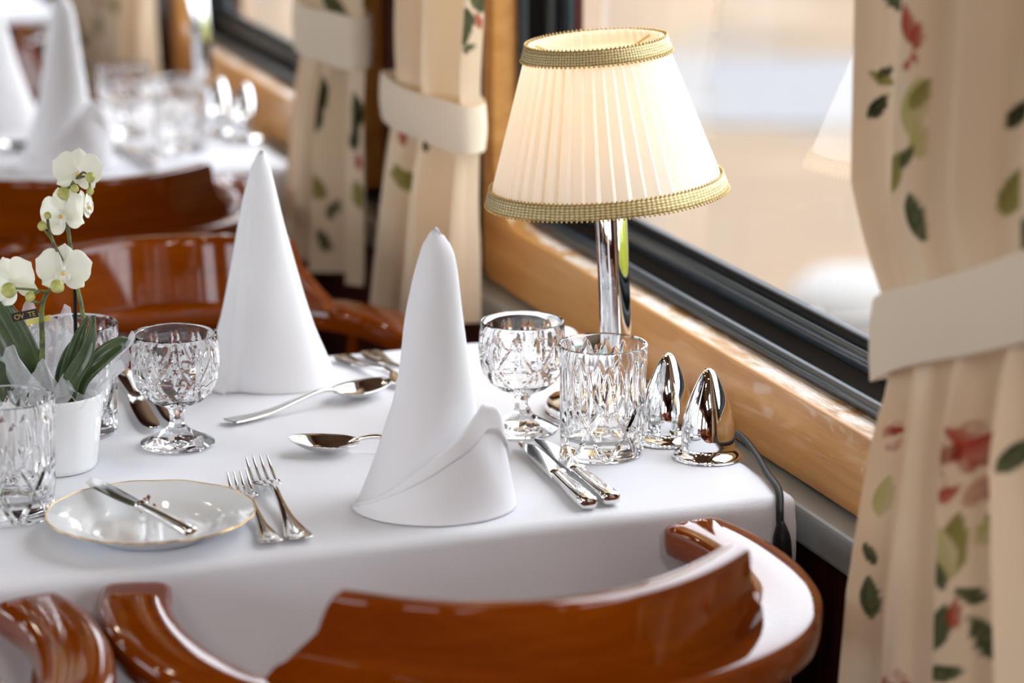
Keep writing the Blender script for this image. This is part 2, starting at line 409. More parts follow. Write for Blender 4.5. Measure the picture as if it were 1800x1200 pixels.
# ================================================================== TABLES AND CLOTHS
TX0, TX1, TY0, TY1 = -.24, .982, 2.075, 2.652
def make_table(dy, label):
    t = thing('dining_table', label, 'table', (0, dy, 0), group='dining tables along the windows')
    autosmooth(MB().box(TX0, TX1, TY0, TY1, .715, .7455, .004).build('tabletop', 'mahogany', t, False))
    for x in (TX0+.10, TX1-.12):
        for y in (TY0+.10, TY1-.10):
            MB().box(x-.025, x+.025, y-.025, y+.025, 0, .715, .004).build('leg', 'mahogany', t, False)
    MB().box(TX0+.08, TX1-.10, TY0+.08, TY1-.08, .655, .714, .003).build('apron', 'mahogany', t, False)
    return t
def make_cloth(dy, label, hang=.262, seed=1):
    r_ = random.Random(seed)
    step = .012
    def axis(a, b_, h0, h1):
        n = int((b_-a)/step); L = [a + (b_-a)*i/n for i in range(n+1)]
        def tail(h):
            T = []; d_ = 0
            while d_ < h:
                d_ += .003 if d_ < .03 else .012; T.append(d_)
            return T
        return [a-d_ for d_ in reversed(tail(h0))] + L + [b_+d_ for d_ in tail(h1)]
    xs = axis(TX0, TX1, .20, .10); ys = axis(TY0, TY1, hang, hang)
    R = .010; V = []
    ph = [r_.uniform(0, 6.28) for _ in range(8)]
    for x in xs:
        for y in ys:
            ex = max(x-TX1, TX0-x, 0); ey = max(y-TY1, TY0-y, 0); e = math.hypot(ex, ey)
            bx = min(max(x, TX0), TX1); by = min(max(y, TY0), TY1)
            wz = .0006*sin(9*x+ph[0])*sin(11*y+ph[1]) + .0004*sin(31*x+17*y+ph[2]) + .00035*max(0, sin(47*x-38*y+ph[6]))**6 + .0003*max(0, sin(22*x+61*y+ph[7]))**8
            if e < 1e-9:
                # ironed creases
                cr = .0007*math.exp(-((x-.805)/.004)**2) + .0006*math.exp(-((x-.440)/.003)**2) + .0006*math.exp(-((y-2.33)/.003)**2)
                V.append((x, y+dy, TZ + wz + cr)); continue
            ox = ex/e*(1 if x > TX1 else -1); oy = ey/e*(1 if y > TY1 else -1)
            arc = R*pi/2
            if e < arc:
                a = e/R; hor, dn = R*sin(a), R*(1-cos(a))
            else:
                hor, dn = R, R + (e-arc)
            corner = min(ex, ey)/max(ex, ey) if max(ex, ey) > 0 else 0
            ang = math.atan2(ey, ex)
            k = min(max(dn-R, 0)/.25, 1)
            side = x if ey > ex else y
            fold = k*(.006*sin(14*side+ph[3]) + .004*sin(31*side+ph[4]) + .004)
            if corner > .02: fold = fold*(1-corner) + k*(.020*corner + .012*sin(6*ang+ph[5])*corner)
            if y < TY0: fold += k*.0
            crs = .0009*math.exp(-((x-.805)/.0035)**2) + .0009*math.exp(-((x-.440)/.003)**2) + .0007*math.exp(-((x-.826)/.003)**2)
            if x > TX1: fold = min(fold, .002)*(1-0) ; ox *= 1
            h_ = hor + fold + crs
            px, py = bx + ox*h_, by + oy*h_
            V.append((min(px, .9975), py+dy, TZ - dn + wz*max(0, 1-e/.03)))
    o = mk('tablecloth', V, grid_faces(len(xs), len(ys)), 'table_linen')
    return tag(o, label, 'tablecloth', 'white tablecloths')
make_table(0, 'dining table hidden under the sharp white cloth with the orchid')
make_cloth(0, 'white tablecloth under the potted orchid and the pleated lamp', seed=1)
make_table(PITCH_Y, 'second dining table from the viewer, under a blurred white cloth')
make_cloth(PITCH_Y, 'blurred white tablecloth on the second table, behind the chair backs', seed=2)
make_table(2*PITCH_Y, 'farthest dining table, a small glimpse at the top left corner')
make_cloth(2*PITCH_Y, 'farthest white tablecloth, a small glimpse at the top left corner', seed=3)

# ================================================================== CHAIRS
def make_chair(label):
    t = thing('captains_chair', label, 'chair', group='varnished captain chairs at the tables')
    RT, CT = .748, .822
    # horseshoe arm rail
    half = [(.232, .152), (.2445, .10), (.2475, .05), (.243, 0), (.228, -.055), (.192, -.112), (.140, -.150), (.075, -.171)]
    path = catmull([(-x, y) for x, y in half] + [(0, -.178)] + [(x, y) for x, y in reversed(half)], 6)
    secs = []; n = len(path)
    for i, p in enumerate(path):
        tg = path[min(i+1, n-1)] - path[max(i-1, 0)]; tg /= np.linalg.norm(tg); nr = np.array((-tg[1], tg[0]))
        d_ = abs(2*i/(n-1)-1)                       # 1 at the tips
        wd = .0245 + .0035*min(1, d_*1.5)
        hh = .015
        end = min(i, n-1-i)
        if end == 0: wd *= .86; hh *= .80
        secs.append([(p[0]+nr[0]*a, p[1]+nr[1]*a, RT-.015+b_) for a, b_ in superell(wd, hh, 20, 4.5)])
    # soften the tips
    def shrink(sec, f, sh):
        c = np.mean(np.array(sec), axis=0); return [tuple(c + (np.array(q)-c)*f + np.array(sh)) for q in sec]
    def tipdir(a, b_):
        v_ = np.mean(np.array(a), 0)-np.mean(np.array(b_), 0); v_ /= np.linalg.norm(v_); return v_*.004
    secs = [shrink(secs[0], .72, tipdir(secs[0], secs[1]))] + secs + [shrink(secs[-1], .72, tipdir(secs[-1], secs[-2]))]
    autosmooth(MB().sweep(secs).build('arm_rail', 'chair_wood', t), 50)
    # crest standing on the rail
    hz = [0, .15, .35, .6, .85, 1.0]; hw = [.192, .188, .173, .164, .160, .156]
    ns = 44; secs = []; H_ = CT-RT; th = .021
    for i in range(ns+1):
        s = -1 + 2*i/ns; loop = []
        def pt(z, dep, lift=0):
            dx = s*interp(z/H_, hz, hw); yb = -.196 + 2.9*dx*dx - .014*z/H_
            sl = 2*2.9*dx; l = math.hypot(1, sl)
            return (dx - sl/l*dep, yb + dep/l, RT - .0015 + z + lift)
        edge = (1 if abs(s) < .995 else .4)
        for z in np.linspace(0, H_-.003, 12): loop.append(pt(z, 0))
        loop.append(pt(H_-.001, .0012)); loop.append(pt(H_, .004)); loop.append(pt(H_, th-.004)); loop.append(pt(H_-.001, th-.0012))
        for z in np.linspace(H_-.003, 0, 12): loop.append(pt(z, th))
        secs.append(loop)
    autosmooth(MB().sweep(secs).build('backrest', 'chair_wood', t), 40)
    # seat
    prof = catmull([(-.21, .20), (-.235, .05), (-.20, -.12), (-.10, -.20), (0, -.215), (.10, -.20), (.20, -.12), (.235, .05), (.21, .20), (0, .225)], 5)[:-1]
    secs = []
    for f, z in ((.90, .425), (.97, .428), (1.0, .437), (1.0, .450), (.975, .458), (.90, .458), (.5, .452), (.1, .450)):
        secs.append([(p[0]*f, p[1]*f, z) for p in prof])
    autosmooth(MB().sweep(secs).build('seat', 'chair_wood', t), 50)
    tp = [(.0, .011), (.08, .013), (.2, .017), (.3, .012), (.34, .017), (.5, .020), (.8, .015), (.86, .018), (1, .015)]
    for sx in (-1, 1):
        for sy in (-1, 1):
            a, b_ = Vector((sx*.215, sy*.175-.005, 0)), Vector((sx*.165, sy*.13, .430))
            MB().tube([a.lerp(b_, q) for q, r in tp], [r for q, r in tp], 12).build('leg', 'chair_wood', t)
    # spindles between seat and rail
    for k, (i, fx, fy) in enumerate([(4, .86, .92), (10, .86, .86), (18, .86, .86), (27, .86, .88), (36, .9, .9), (44, .9, .92), (52, .9, .92), (60, .9, .9), (69, .86, .88), (78, .86, .86), (86, .86, .86), (92, .86, .92)]):
        p = path[min(i, n-1)]
        a = Vector((p[0]*fx, p[1]*fy, .452)); b_ = Vector((p[0], p[1], RT-.028))
        MB().tube([a.lerp(b_, q/6) for q in range(7)], [.008, .010, .012, .0125, .011, .009, .0085], 10).build('spindle', 'chair_wood', t)
    for sx in (-1, 1):
        MB().tube([(sx*.196, -.158, .17), (sx*.196, 0, .17), (sx*.196, .153, .17)], [.008, .012, .008], 10).build('stretcher', 'chair_wood', t)
    MB().tube([(-.192, 0, .17), (0, 0, .17), (.192, 0, .17)], [.008, .012, .008], 10).build('stretcher', 'chair_wood', t)
    return t
ch = make_chair('varnished reddish wooden chair in front, its whole curved back towards the viewer')
ch.location = (.650, 1.898, 0)
dup(ch, (.098, 1.894, 0), 'wooden chair at bottom left corner, showing only one curved armrest')
c2 = dup(ch, (.640, 2.834, 0), 'glossy orange-brown chair behind the tall napkins, facing the viewer', pi); c2.scale = (1, 1, .98)
c3 = dup(ch, (.06, 2.832, 0), 'glossy wooden chair behind the orchid leaves, cut by the left edge', pi); c3.scale = (1, 1, .98)
dup(ch, (.640, 1.898+PITCH_Y, 0), 'dark-backed blurred chair at the second table, back towards the viewer')
c4 = dup(ch, (.640, 2.834+PITCH_Y, 0), 'blurred orange-brown chair seen between the two far napkins', pi); c4.scale = (1, 1, .98)
dup(ch, (.640, 1.898+2*PITCH_Y, 0), 'farthest dark chair back at the top left, before the farthest cloth')

# ================================================================== NAPKINS
def napkin_body(levels, seam, step, nz=60, na=96, squash=.86, tipbend=0):
    zs = [l[0] for l in levels]; cs = [l[1] for l in levels]; rs = [l[2] for l in levels]
    V = []
    ztop = zs[0]
    for j in range(nz+1):
        z = ztop*(j/nz)
        c = float(np.interp(z, zs[::-1], cs[::-1])); r = float(np.interp(z, zs[::-1], rs[::-1]))
        # smooth the sampling a little
        c2_ = float(np.interp(z+.008, zs[::-1], cs[::-1])); r2_ = float(np.interp(z+.008, zs[::-1], rs[::-1]))
        c3_ = float(np.interp(max(z-.008, 0), zs[::-1], cs[::-1])); r3_ = float(np.interp(max(z-.008, 0), zs[::-1], rs[::-1]))
        c = (2*c+c2_+c3_)/4; r = (2*r+r2_+r3_)/4
        for i in range(na):
            a = 2*pi*i/na
            u = ((a-seam) % (2*pi))/(2*pi)
            sw = step*(u - .5)
            if u < .02: sw = step*(-.5 + (1-u/.02))      # short return at the seam
            rr = r*(1+sw) * (1 + .018*sin(3*a+5*z/.2) + .012*sin(5*a-9*z/.2))
            V.append((c + rr*cos(a), rr*squash*sin(a), z))
    F = grid_faces(nz+1, na, wrapv=True)
    top = len(V); V.append((cs[0], 0, ztop+.003)); o = nz*na
    F += [(o+i, o+(i+1) % na, top) for i in range(na)]
    return V, F
LEVF = [(.2345, .0010, .0012), (.2325, .0015, .0052), (.2285, .0030, .0085), (.2233, .0048, .0122), (.1994, .0037, .0182), (.1609, .0018, .0242), (.122, .0013, .0288), (.0927, .0002, .0336), (.0631, -.0024, .0405), (.0334, -.0021, .0500), (.0135, -.0015, .0585), (0, .0005, .0655)]
LEVB = [(.2270, -.0076, .0006), (.2258, -.0077, .0026), (.2235, -.0078, .0048), (.2154, -.0078, .0085), (.1877, -.0082, .0152), (.1542, -.0078, .0222), (.1206, -.0070, .0297), (.0867, -.0060, .0372), (.0526, -.0040, .0462), (.0241, -.0010, .0545), (.0069, .0002, .0595), (0, .0005, .0612)]
def napkin_cuffed(loc, label):
    t = thing('folded_napkin', label, 'napkin', loc, VIEW_RZ, 'cone-folded white napkins')
    V, F = napkin_body(LEVF, radians(95), .05, nz=90)
    V = [(x + .0022*max(0, (z-.224)/.010), y, z - .0025*max(0, (z-.228)/.006)*(1 if x > .004 else 0)) for x, y, z in V]      # soft curl at the tip
    mk('cone', V, F, 'napkin_linen', t)
    # turned-up cuff: its edge climbs from front left to a corner at the right
    a0, a1 = radians(-168), radians(28); na, nv = 110, 40; V = []; zl = [l[0] for l in LEVF][::-1]; rl = [l[2] for l in LEVF][::-1]
    A = [radians(v) for v in (-168, -140, -115, -90, -65, -42, -30, -16, 0, 28)]
    Hh = [.003, .016, .033, .052, .074, .096, .093, .072, .050, .036]
    for i in range(na+1):
        a = a0 + (a1-a0)*i/na; h = float(np.interp(a, A, Hh))
        fl = float(np.interp(a, [radians(v) for v in (-168, -90, -50, -25, 28)], [.0, .003, .012, .016, .006]))
        for j in range(nv+1):
            v_ = j/nv; z = h*v_
            r = float(np.interp(z, zl, rl)); rb = .0672
            rr = max(r*1.03, rb - .012*v_ - .10*z) + .0022 + fl*v_*.6
            hem = .0028*(1 if .77 < v_ < .985 else 0) + .0008*(1 if v_ >= .985 else 0)
            wob = .0012*sin(9*a+6*v_)*v_
            V.append((.0005 + (rr+hem+wob)*cos(a)*1.0, (rr+hem+wob)*.88*sin(a), z+.0004))
    o = mk('cuff', V, grid_faces(na+1, nv+1), 'napkin_linen', t)
    md = o.modifiers.new('s', 'SOLIDIFY'); md.thickness = .0016; md.offset = -1
    return t
def napkin_wrapped(loc, label):
    t = thing('folded_napkin', label, 'napkin', loc, VIEW_RZ, 'cone-folded white napkins')
    V, F = napkin_body(LEVB, radians(-130), .22, squash=.82)
    mk('cone', V, F, 'napkin_linen', t)
    # loose fold standing off at the left
    V = []; nu, nv = 24, 24
    for i in range(nu+1):
        a = radians(-218 + 90*i/nu)
        for j in range(nv+1):
            v_ = j/nv; z = .0005 + v_*(.065*(1-abs(i/nu-.45)*1.3)+.004)
            r = .0665*(1-.32*v_) + .0035
            V.append((-.001+r*cos(a), r*.86*sin(a), z))
    o = mk('side_fold', V, grid_faces(nu+1, nv+1), 'napkin_linen', t)
    md = o.modifiers.new('s', 'SOLIDIFY'); md.thickness = .0016; md.offset = -1
    return t
nf = napkin_cuffed((.692, 2.146, TZ+.0008), 'white napkin cone with turned-up hemmed cuff, in front beside the two knives')
nb = napkin_wrapped((.6675, 2.573, TZ+.0008), 'white napkin cone with a long side fold, behind the left goblet')
dup(nf, (.690, 3.765, TZ+.0008), 'blurred white napkin cone at the second table, beside its glasses')
dup(nb, (.662, 4.13, TZ+.0008), 'blurred white napkin cone at the very left edge, second table')
dup(nb, (.662, 2.573+2*PITCH_Y, TZ+.0008), 'tiny blurred white napkin on the farthest table')

# ================================================================== CRYSTAL
def tri(x): return abs((x % 1.0) - .5)*2        # 1 at integers, 0 between
def make_tumbler(label):
    t = thing('crystal_tumbler', label, 'glass', group='cut crystal tumblers')
    H = .101; n = 420; nz = 150; V = []
    def outer(z, a):
        r = .0366 + .0034*(z/H)
        if z < .003: r -= .0012*(1-z/.003)**2
        cut = 0
        u = a/(2*pi)
        if .002 < z < .050:
            N_ = 7; zz = z/.0285
            g1 = tri(u*N_+zz*.5); g2 = tri(u*N_-zz*.5)
            wv = .17
            cut = max(max(0, (g1-(1-wv))/wv), max(0, (g2-(1-wv))/wv))*.0019*min(1, (z-.002)/.003, max(0, (.050-z)/.003))
        # lance shaped flutes over the diamonds
        for N_, zc, hl, ph, dp, wmax in ((14, .072, .025, 0., .0016, .42), (7, .064, .026, .5, .0019, .30), (7, .064, .026, .0, .0012, .10)):
            q = (z-zc)/hl
            if abs(q) < 1:
                wd = wmax*(1-q*q)
                du = abs(((u*N_+ph) % 1.0)-.5)
                if du < wd: cut = max(cut, dp*(1-(du/wd)**1.4)*min(1, (1-q*q)*2.0))
        if z > .094: cut *= max(0, (.097-z)/.003)
        return r-cut
    prof_in = [(.0370, .1000), (.0366, .0985), (.0362, .090), (.0352, .06), (.0344, .030), (.0330, .020), (.0290, .0155), (.0200, .0140), (.0004, .0138)]
    zs = [H*j/nz for j in range(nz)] + [.1003, .1008]
    ncol = 2 + len(zs) + 1 + len(prof_in)
    for i in range(n):
        a = 2*pi*i/n; ca, sa = cos(a), sin(a)
        col = [(.0004, .0018), (.030, .0012)]
        col += [(outer(z, a), z) for z in zs[:-2]] + [(.0399, .1003), (.0394, .1008), (.0382, .1010)] + prof_in
        ncol = len(col)
        V += [(r*ca, r*sa, z) for r, z in col]
    autosmooth(mk('glass_body', V, grid_faces(n, ncol, wrapu=True), 'crystal', t), 22)
    return t
def make_goblet(label):
    t = thing('crystal_goblet', label, 'glass', group='cut crystal goblets')
    H = .1035; n = 240; V = []
    bz = [.034, .0365, .041, .048, .056, .066, .078, .090, .100, H]
    br = [.0085, .0125, .0225, .0315, .0365, .0392, .0400, .0392, .0383, .0378]
    def outer(z, a):
        r = float(np.interp(z, bz, br)); u = a/(2*pi); cut = 0
        if .036 < z < .066:      # crossing cuts round the belly
            N_ = 6; zz = (z-.036)/.032
            g = max(tri(u*N_+zz*.5), tri(u*N_-zz*.5)); wv = .26
            cut = max(0, (g-(1-wv))/wv)*.0013*min(1, (z-.036)/.004)
        if .058 < z < .090:
            N_ = 6; zz = (z-.058)/.030
            g = max(tri(u*N_+.5+zz*.5), tri(u*N_+.5-zz*.5)); wv = .14
            cut = max(cut, max(0, (g-(1-wv))/wv)*.0012*min(1, (z-.058)/.004, (.090-z)/.006))
        for N_, zc, hl, ph, dp, wmax in ((6, .074, .023, 0., .0015, .15), (6, .080, .016, .5, .0013, .11), (12, .083, .013, .25, .0010, .12)):
            q = (z-zc)/hl
            if abs(q) < 1:
                wd = wmax*(1-q*q); du = abs(((u*N_+ph) % 1.0)-.5)
                if du < wd: cut = max(cut, dp*(1-du/wd)*min(1, (1-q*q)*2))
        return r-cut
    def hexr(r, a, N_, f):
        q = (a % (2*pi/N_)) - pi/N_
        return r*((1-f) + f*cos(pi/N_)/cos(q))
    zs = list(np.linspace(.034, .1028, 90))
    inner = [(.0362, .1015), (.0366, .094), (.0372, .080), (.0362, .066), (.0335, .056), (.0285, .048), (.0190, .0425), (.009, .0405), (.0004, .0400)]
    for i in range(n):
        a = 2*pi*i/n; ca, sa = cos(a), sin(a)
        col = [(.0004, .003), (.020, .0022), (hexr(.0305, a, 6, .3), .0008), (.0328, .0006), (.0335, .0016), (.0332, .0028), (hexr(.0285, a, 6, .5), .0055), (hexr(.0200, a, 6, .8), .0092), (hexr(.0125, a, 6, .9), .0135), (hexr(.0085, a, 6, 1), .0180), (hexr(.0072, a, 6, 1), .0240), (hexr(.0074, a, 6, 1), .0300)]
        col += [(outer(z, a), z) for z in zs] + [(.0376, .1033), (.0371, .1036), (.0365, .1031)] + inner
        ncol = len(col); V += [(r*ca, r*sa, z) for r, z in col]
    autosmooth(mk('glass_body', V, grid_faces(n, ncol, wrapu=True), 'crystal', t), 22)
    return t
zc = TZ + .0008
tu = make_tumbler('clear cut crystal tumbler standing beside the silver shakers'); tu.location = (.880, 2.239, zc)
dup(tu, (0.353, 2.236, zc), 'cut crystal tumbler at the left edge, in front of the orchid pot', .2)
dup(tu, (0.454, 2.468, zc), 'cut crystal tumbler standing behind the orchid pot', .4)
dup(tu, (.869, 3.842, zc), 'blurred crystal tumbler on the second table, beside its lamp', .3)
go = make_goblet('cut crystal goblet between the tall cuffed napkin and the tumbler'); go.location = (.838, 2.332, zc)
dup(go, (.530, 2.392, zc), 'cut crystal goblet standing between the orchid and the far napkin', .25)
dup(go, (.818, 3.975, zc), 'blurred crystal goblet on the second table beside a napkin', .3)
dup(go, (.70, 2.332+2*PITCH_Y, zc), 'tiny blurred goblet on the farthest table', .1)

# ================================================================== CUTLERY (built along +y, the handle end at y = 0, resting on z = 0)
def handle_secs(st, zf=None):
    """st: (y, half width, half thickness, centre z)"""
    out = []
    Q = catmull(st, 5)
    for y, w_, h_, z in Q:
        out.append([(a, y, z+b_) for a, b_ in superell(max(w_, .0004), max(h_, .0003), 16, 2.8)])
    return out
def make_fork(label, L, k=1.0):
    t = thing('fork', label, 'fork', group='silver forks')
    s = L/.205
    H_ = [(0, .0035, .0008, .0045), (.002*s, .0100*k, .0012, .0042), (.012*s, .0118*k, .0014, .0034), (.030*s, .0095*k, .0016, .0030), (.055*s, .0060*k, .0019, .0040), (.085*s, .0036*k, .0022, .0075), (.112*s, .0031*k, .0022, .0105), (.128*s, .0036*k, .0018, .0100)]
    H_ += [(.134*s, .0075*k, .0012, .0090), (.140*s, .0108*k, .0010, .0080), (.150*s, .0118*k, .0010, .0062), (.156*s, .0120*k, .0010, .0054)]
    autosmooth(MB().sweep(handle_secs(H_)).build('handle', 'silver', t), 45)
    # raised ridge and oval boss at the wide end of the handle
    R_ = [(.010*s, .0004, .0003, .0048), (.014*s, .0050*k, .0006, .0048), (.022*s, .0052*k, .0006, .0046), (.030*s, .0022*k, .0006, .0046), (.060*s, .0010, .0006, .0062), (.080*s, .0004, .0004, .0088)]
    MB().sweep(handle_secs(R_)).build('handle_relief', 'silver', t)
    for q in (-1.5, -.5, .5, 1.5):
        x = q*.0064*k
        P = [(x, .153*s, .0056, .0021), (x, .162*s, .0044, .0019), (x*1.0, .175*s, .0050, .0016), (x*.99, .190*s, .0085, .0013), (x*.97, .2045*s, .0140, .0006)]
        Q = catmull(P, 4)
        MB().tube([(p[0], p[1], p[2]) for p in Q], [p[3] for p in Q], 8, flat=.7).build('tine', 'silver', t)
    return t
def make_knife(label, L=.197):
    t = thing('table_knife', label, 'knife', group='silver table knives')
    s = L/.197
    H_ = [(0, .0035, .0030, .0058), (.002, .0078, .0052, .0060), (.010, .0088, .0058, .0062), (.045*s, .0080, .0052, .0060), (.075*s, .0066, .0044, .0056), (.087*s, .0062, .0042, .0054)]
    autosmooth(MB().sweep(handle_secs(H_)).build('handle', 'silver', t), 50)
    MB().sweep(handle_secs([(.085*s, .0062, .0044, .0054), (.088*s, .0078, .0054, .0056), (.0905*s, .0078, .0054, .0056), (.093*s, .0062, .0040, .0054)])).build('bolster', 'silver', t)
    R_ = [(.006, .0004, .0004, .0114), (.012, .0046, .0007, .0120), (.024, .0048, .0007, .0118), (.034, .0016, .0006, .0116), (.070*s, .0008, .0005, .0102), (.080*s, .0003, .0003, .0094)]
    MB().sweep(handle_secs(R_)).build('handle_relief', 'silver', t)
    # blade: spine on one side, rounded tip
    st = [(.091, .0062, -.0062), (.098, .0075, -.0066), (.110, .0092, -.0070), (.140, .0100, -.0070), (.170, .0098, -.0070), (.185, .0082, -.0068), (.193, .0050, -.0055), (.1968, .0008, -.0030)]
    Q = catmull(st, 5); secs = []
    for y, xr, xl in Q:
        secs.append([(xr, y*s, .0042), (xr*.5, y*s, .0050), (xl, y*s, .0056), (xl, y*s, .0036), (xr*.5, y*s, .0036)])
    autosmooth(MB().sweep(secs).build('blade', 'silver', t), 40)
    return t
def make_spoon(label, L=.185):
    t = thing('spoon', label, 'spoon', group='silver dessert spoons')
    s = L/.185
    H_ = [(0, .0035, .0009, .0040), (.003, .0088, .0012, .0038), (.016, .0095, .0014, .0032), (.045*s, .0062, .0017, .0042), (.080*s, .0036, .0020, .0105), (.105*s, .0027, .0020, .0150), (.120*s, .0030, .0018, .0135), (.130*s, .0046, .0012, .0100)]
    autosmooth(MB().sweep(handle_secs(H_)).build('handle', 'silver', t), 45)
    y0, y1 = .122*s, .185*s; nu, nv = 30, 20; V = []
    for lay in (0, 1):
        for i in range(nu+1):
            u = i/nu; y = y0 + (y1-y0)*u
            wd = .0205*math.sqrt(max(0, 1-(2*u-1)**2))**.9*(1 - .10*(2*u-1)) + .0012*(1-u)
            rim = .0108 + .0035*u*u
            for j in range(nv+1):
                q = -1 + 2*j/nv
                dep = .0098*(max(0, 1-(abs(2*u-1))**2.2))*(1-q*q)
                z = rim - dep
                if lay: z -= .0011
                V.append((q*wd, y, z))
    n1 = (nu+1)*(nv+1); F = grid_faces(nu+1, nv+1)
    F += [tuple(i+n1 for i in reversed(f)) for f in grid_faces(nu+1, nv+1)]
    for i in range(nu):
        for j in (0, nv):
            a, b_ = i*(nv+1)+j, (i+1)*(nv+1)+j; F.append((a, b_, b_+n1, a+n1) if j else (b_, a, a+n1, b_+n1))
    mk('bowl', V, F, 'silver', t)
    return t
def aim(o, a, b_, z=0.0012, tilt=0.):
    """handle end at a, far end towards b"""
    o.location = (a[0], a[1], TZ+z); o.rotation_euler = (tilt, 0, math.atan2(b_[1]-a[1], b_[0]-a[0]) - pi/2); return o
f1 = aim(make_fork('smaller silver fork nearest the gold-rimmed plate', .168, .88), (.535, 2.080), (.548, 2.245))
f2 = aim(make_fork('larger silver fork, farther from the gold-rimmed plate', .208), (.559, 2.080), (.576, 2.29))
def redo(o, a, b_, label, **k):
    c = copy_tree(o); c['label'] = label; return aim(c, a, b_, **k)
redo(f1, (.752, 2.632), (.775, 2.53), 'silver fork with its flared handle showing beside the far napkin')
redo(f2, (.784, 2.640), (.802, 2.45), 'silver fork behind the cuffed napkin, farther from the far napkin')
k1 = aim(make_knife('silver knife of the front pair, nearest the cuffed napkin'), (.808, 2.083), (.8195, 2.276))
redo(k1, (.8305, 2.088), (.8365, 2.276), 'silver knife of the front pair, nearest the crystal tumbler')
redo(k1, (.530, 2.632), (.519, 2.452), 'silver knife behind the orchid pot, nearest the pot')
redo(k1, (.553, 2.640), (.543, 2.465), 'silver knife between the orchid pot and the left goblet')
sp = aim(make_spoon('silver spoon in front whose handle hides behind the cuffed napkin'), (.791, 2.268), (.621, 2.330))
redo(sp, (.586, 2.437), (.762, 2.497), 'silver spoon lying between the two napkin cones, bowl towards the window')
redo(sp, (.80, 3.86), (.60, 3.90), 'blurred silver spoon lying on the second table')
redo(k1, (.80, 3.70), (.79, 3.85), 'blurred silver knife on the second table')

# ================================================================== BREAD PLATE WITH KNIFE
pl_ = thing('bread_plate', 'pale blue-white bread plate with scalloped gold rim', 'plate', (.4525, 2.150, TZ+.0008))
def scal(r, z, a):
    k = max(0, (r-.045)/.04)
    return r*(1 + .003*k*cos(12*a))
prof = [(.0003, .0030), (.034, .0030), (.046, .0036), (.050, .0055), (.0535, .0092), (.060, .0122), (.072, .0152), (.0835, .0182), (.0845, .0184), (.0848, .0176), (.082, .0160), (.066, .0110), (.054, .0062), (.049, .0006), (.045, .0002), (.043, .0014), (.0003, .0014)]
V = []; n = 144
for i in range(n):
    a = 2*pi*i/n
    for k, (r, z) in enumerate(prof):
        rr = scal(r, z, a); zz = z
        if 4 <= k <= 6: zz += .00030*sin(12*a)*sin(24*a) + .00015*cos(36*a)     # embossed sprays on the rim
        if k in (7, 8, 9): zz += .0003*cos(12*a)
        V.append((rr*cos(a), rr*sin(a), zz))
dish = mk('dish', V, grid_faces(n, len(prof), wrapu=True), 'plate_glaze', pl_)
P = [(scal(.0846, 0, 2*pi*i/n)*cos(2*pi*i/n), scal(.0846, 0, 2*pi*i/n)*sin(2*pi*i/n), .0181+.0003*cos(12*2*pi*i/n)) for i in range(n)]
secs = [[(p[0]*(1+dr/.0846), p[1]*(1+dr/.0846), p[2]+dz) for dr, dz in ((.0007, .0), (.0003, .0006), (-.0006, .0007), (-.0009, .0003), (.0001, -.0006))] for p in P]
MB().sweep(secs, close=True).build('gold_rim', 'gold_edge', dish)
# butter knife
bk = thing('butter_knife', 'small silver butter knife lying across the gold-rimmed plate', 'knife')
H_ = [(0, .0035, .0026, .0040), (.002, .0064, .0040, .0042), (.010, .0068, .0042, .0044), (.050, .0056, .0038, .0044), (.080, .0050, .0034, .0042)]
autosmooth(MB().sweep(handle_secs(H_)).build('handle', 'silver', bk), 45)
MB().sweep(handle_secs([(.079, .0050, .0036, .0042), (.0815, .0062, .0044, .0042), (.084, .0062, .0044, .0042), (.0865, .0046, .0030, .0042)])).build('bolster', 'silver', bk)
Q = catmull([(.085, .0046, -.0046), (.095, .0070, -.0050), (.115, .0090, -.0052), (.140, .0098, -.0054), (.155, .0104, -.0050), (.166, .0082, -.0034), (.1715, .0008, .0004)], 5)
autosmooth(MB().sweep([[(-xr, y, .0034), (-xr*.4, y, .0042), (-xl, y, .0046), (-xl, y, .0030), (-xr*.4, y, .0028)] for y, xr, xl in Q]).build('blade', 'silver', bk), 40)
bk.location = (.468, 2.0718, TZ+.0186); bk.rotation_euler = (.012, 0, math.atan2(2.236-2.0718, .421-.468) - pi/2)
# a crumb of brown sprig by the bolster
cr = thing('dried_sprig', 'tiny brown dried sprig lying beside the butter knife blade', 'sprig', (.4575, 2.181, TZ+.0040))
for q in range(7):
    a = random.uniform(0, 6.28); r_ = random.uniform(.002, .008); z_ = random.uniform(.004, .016)
    MB().tube([(0, 0, .001), (r_*.5*cos(a), r_*.5*sin(a), z_*.7), (r_*cos(a), r_*sin(a), z_)], [.0005, .0006, .0006], 6).build('twig', 'brown_crumb', cr)
    MB().lathe([(.0002, z_-.0022), (.0016, z_-.001), (.0019, z_), (.001, z_+.0015), (.0002, z_+.002)], 8, (r_*cos(a), r_*sin(a))).build('seed', 'brown_crumb', cr)

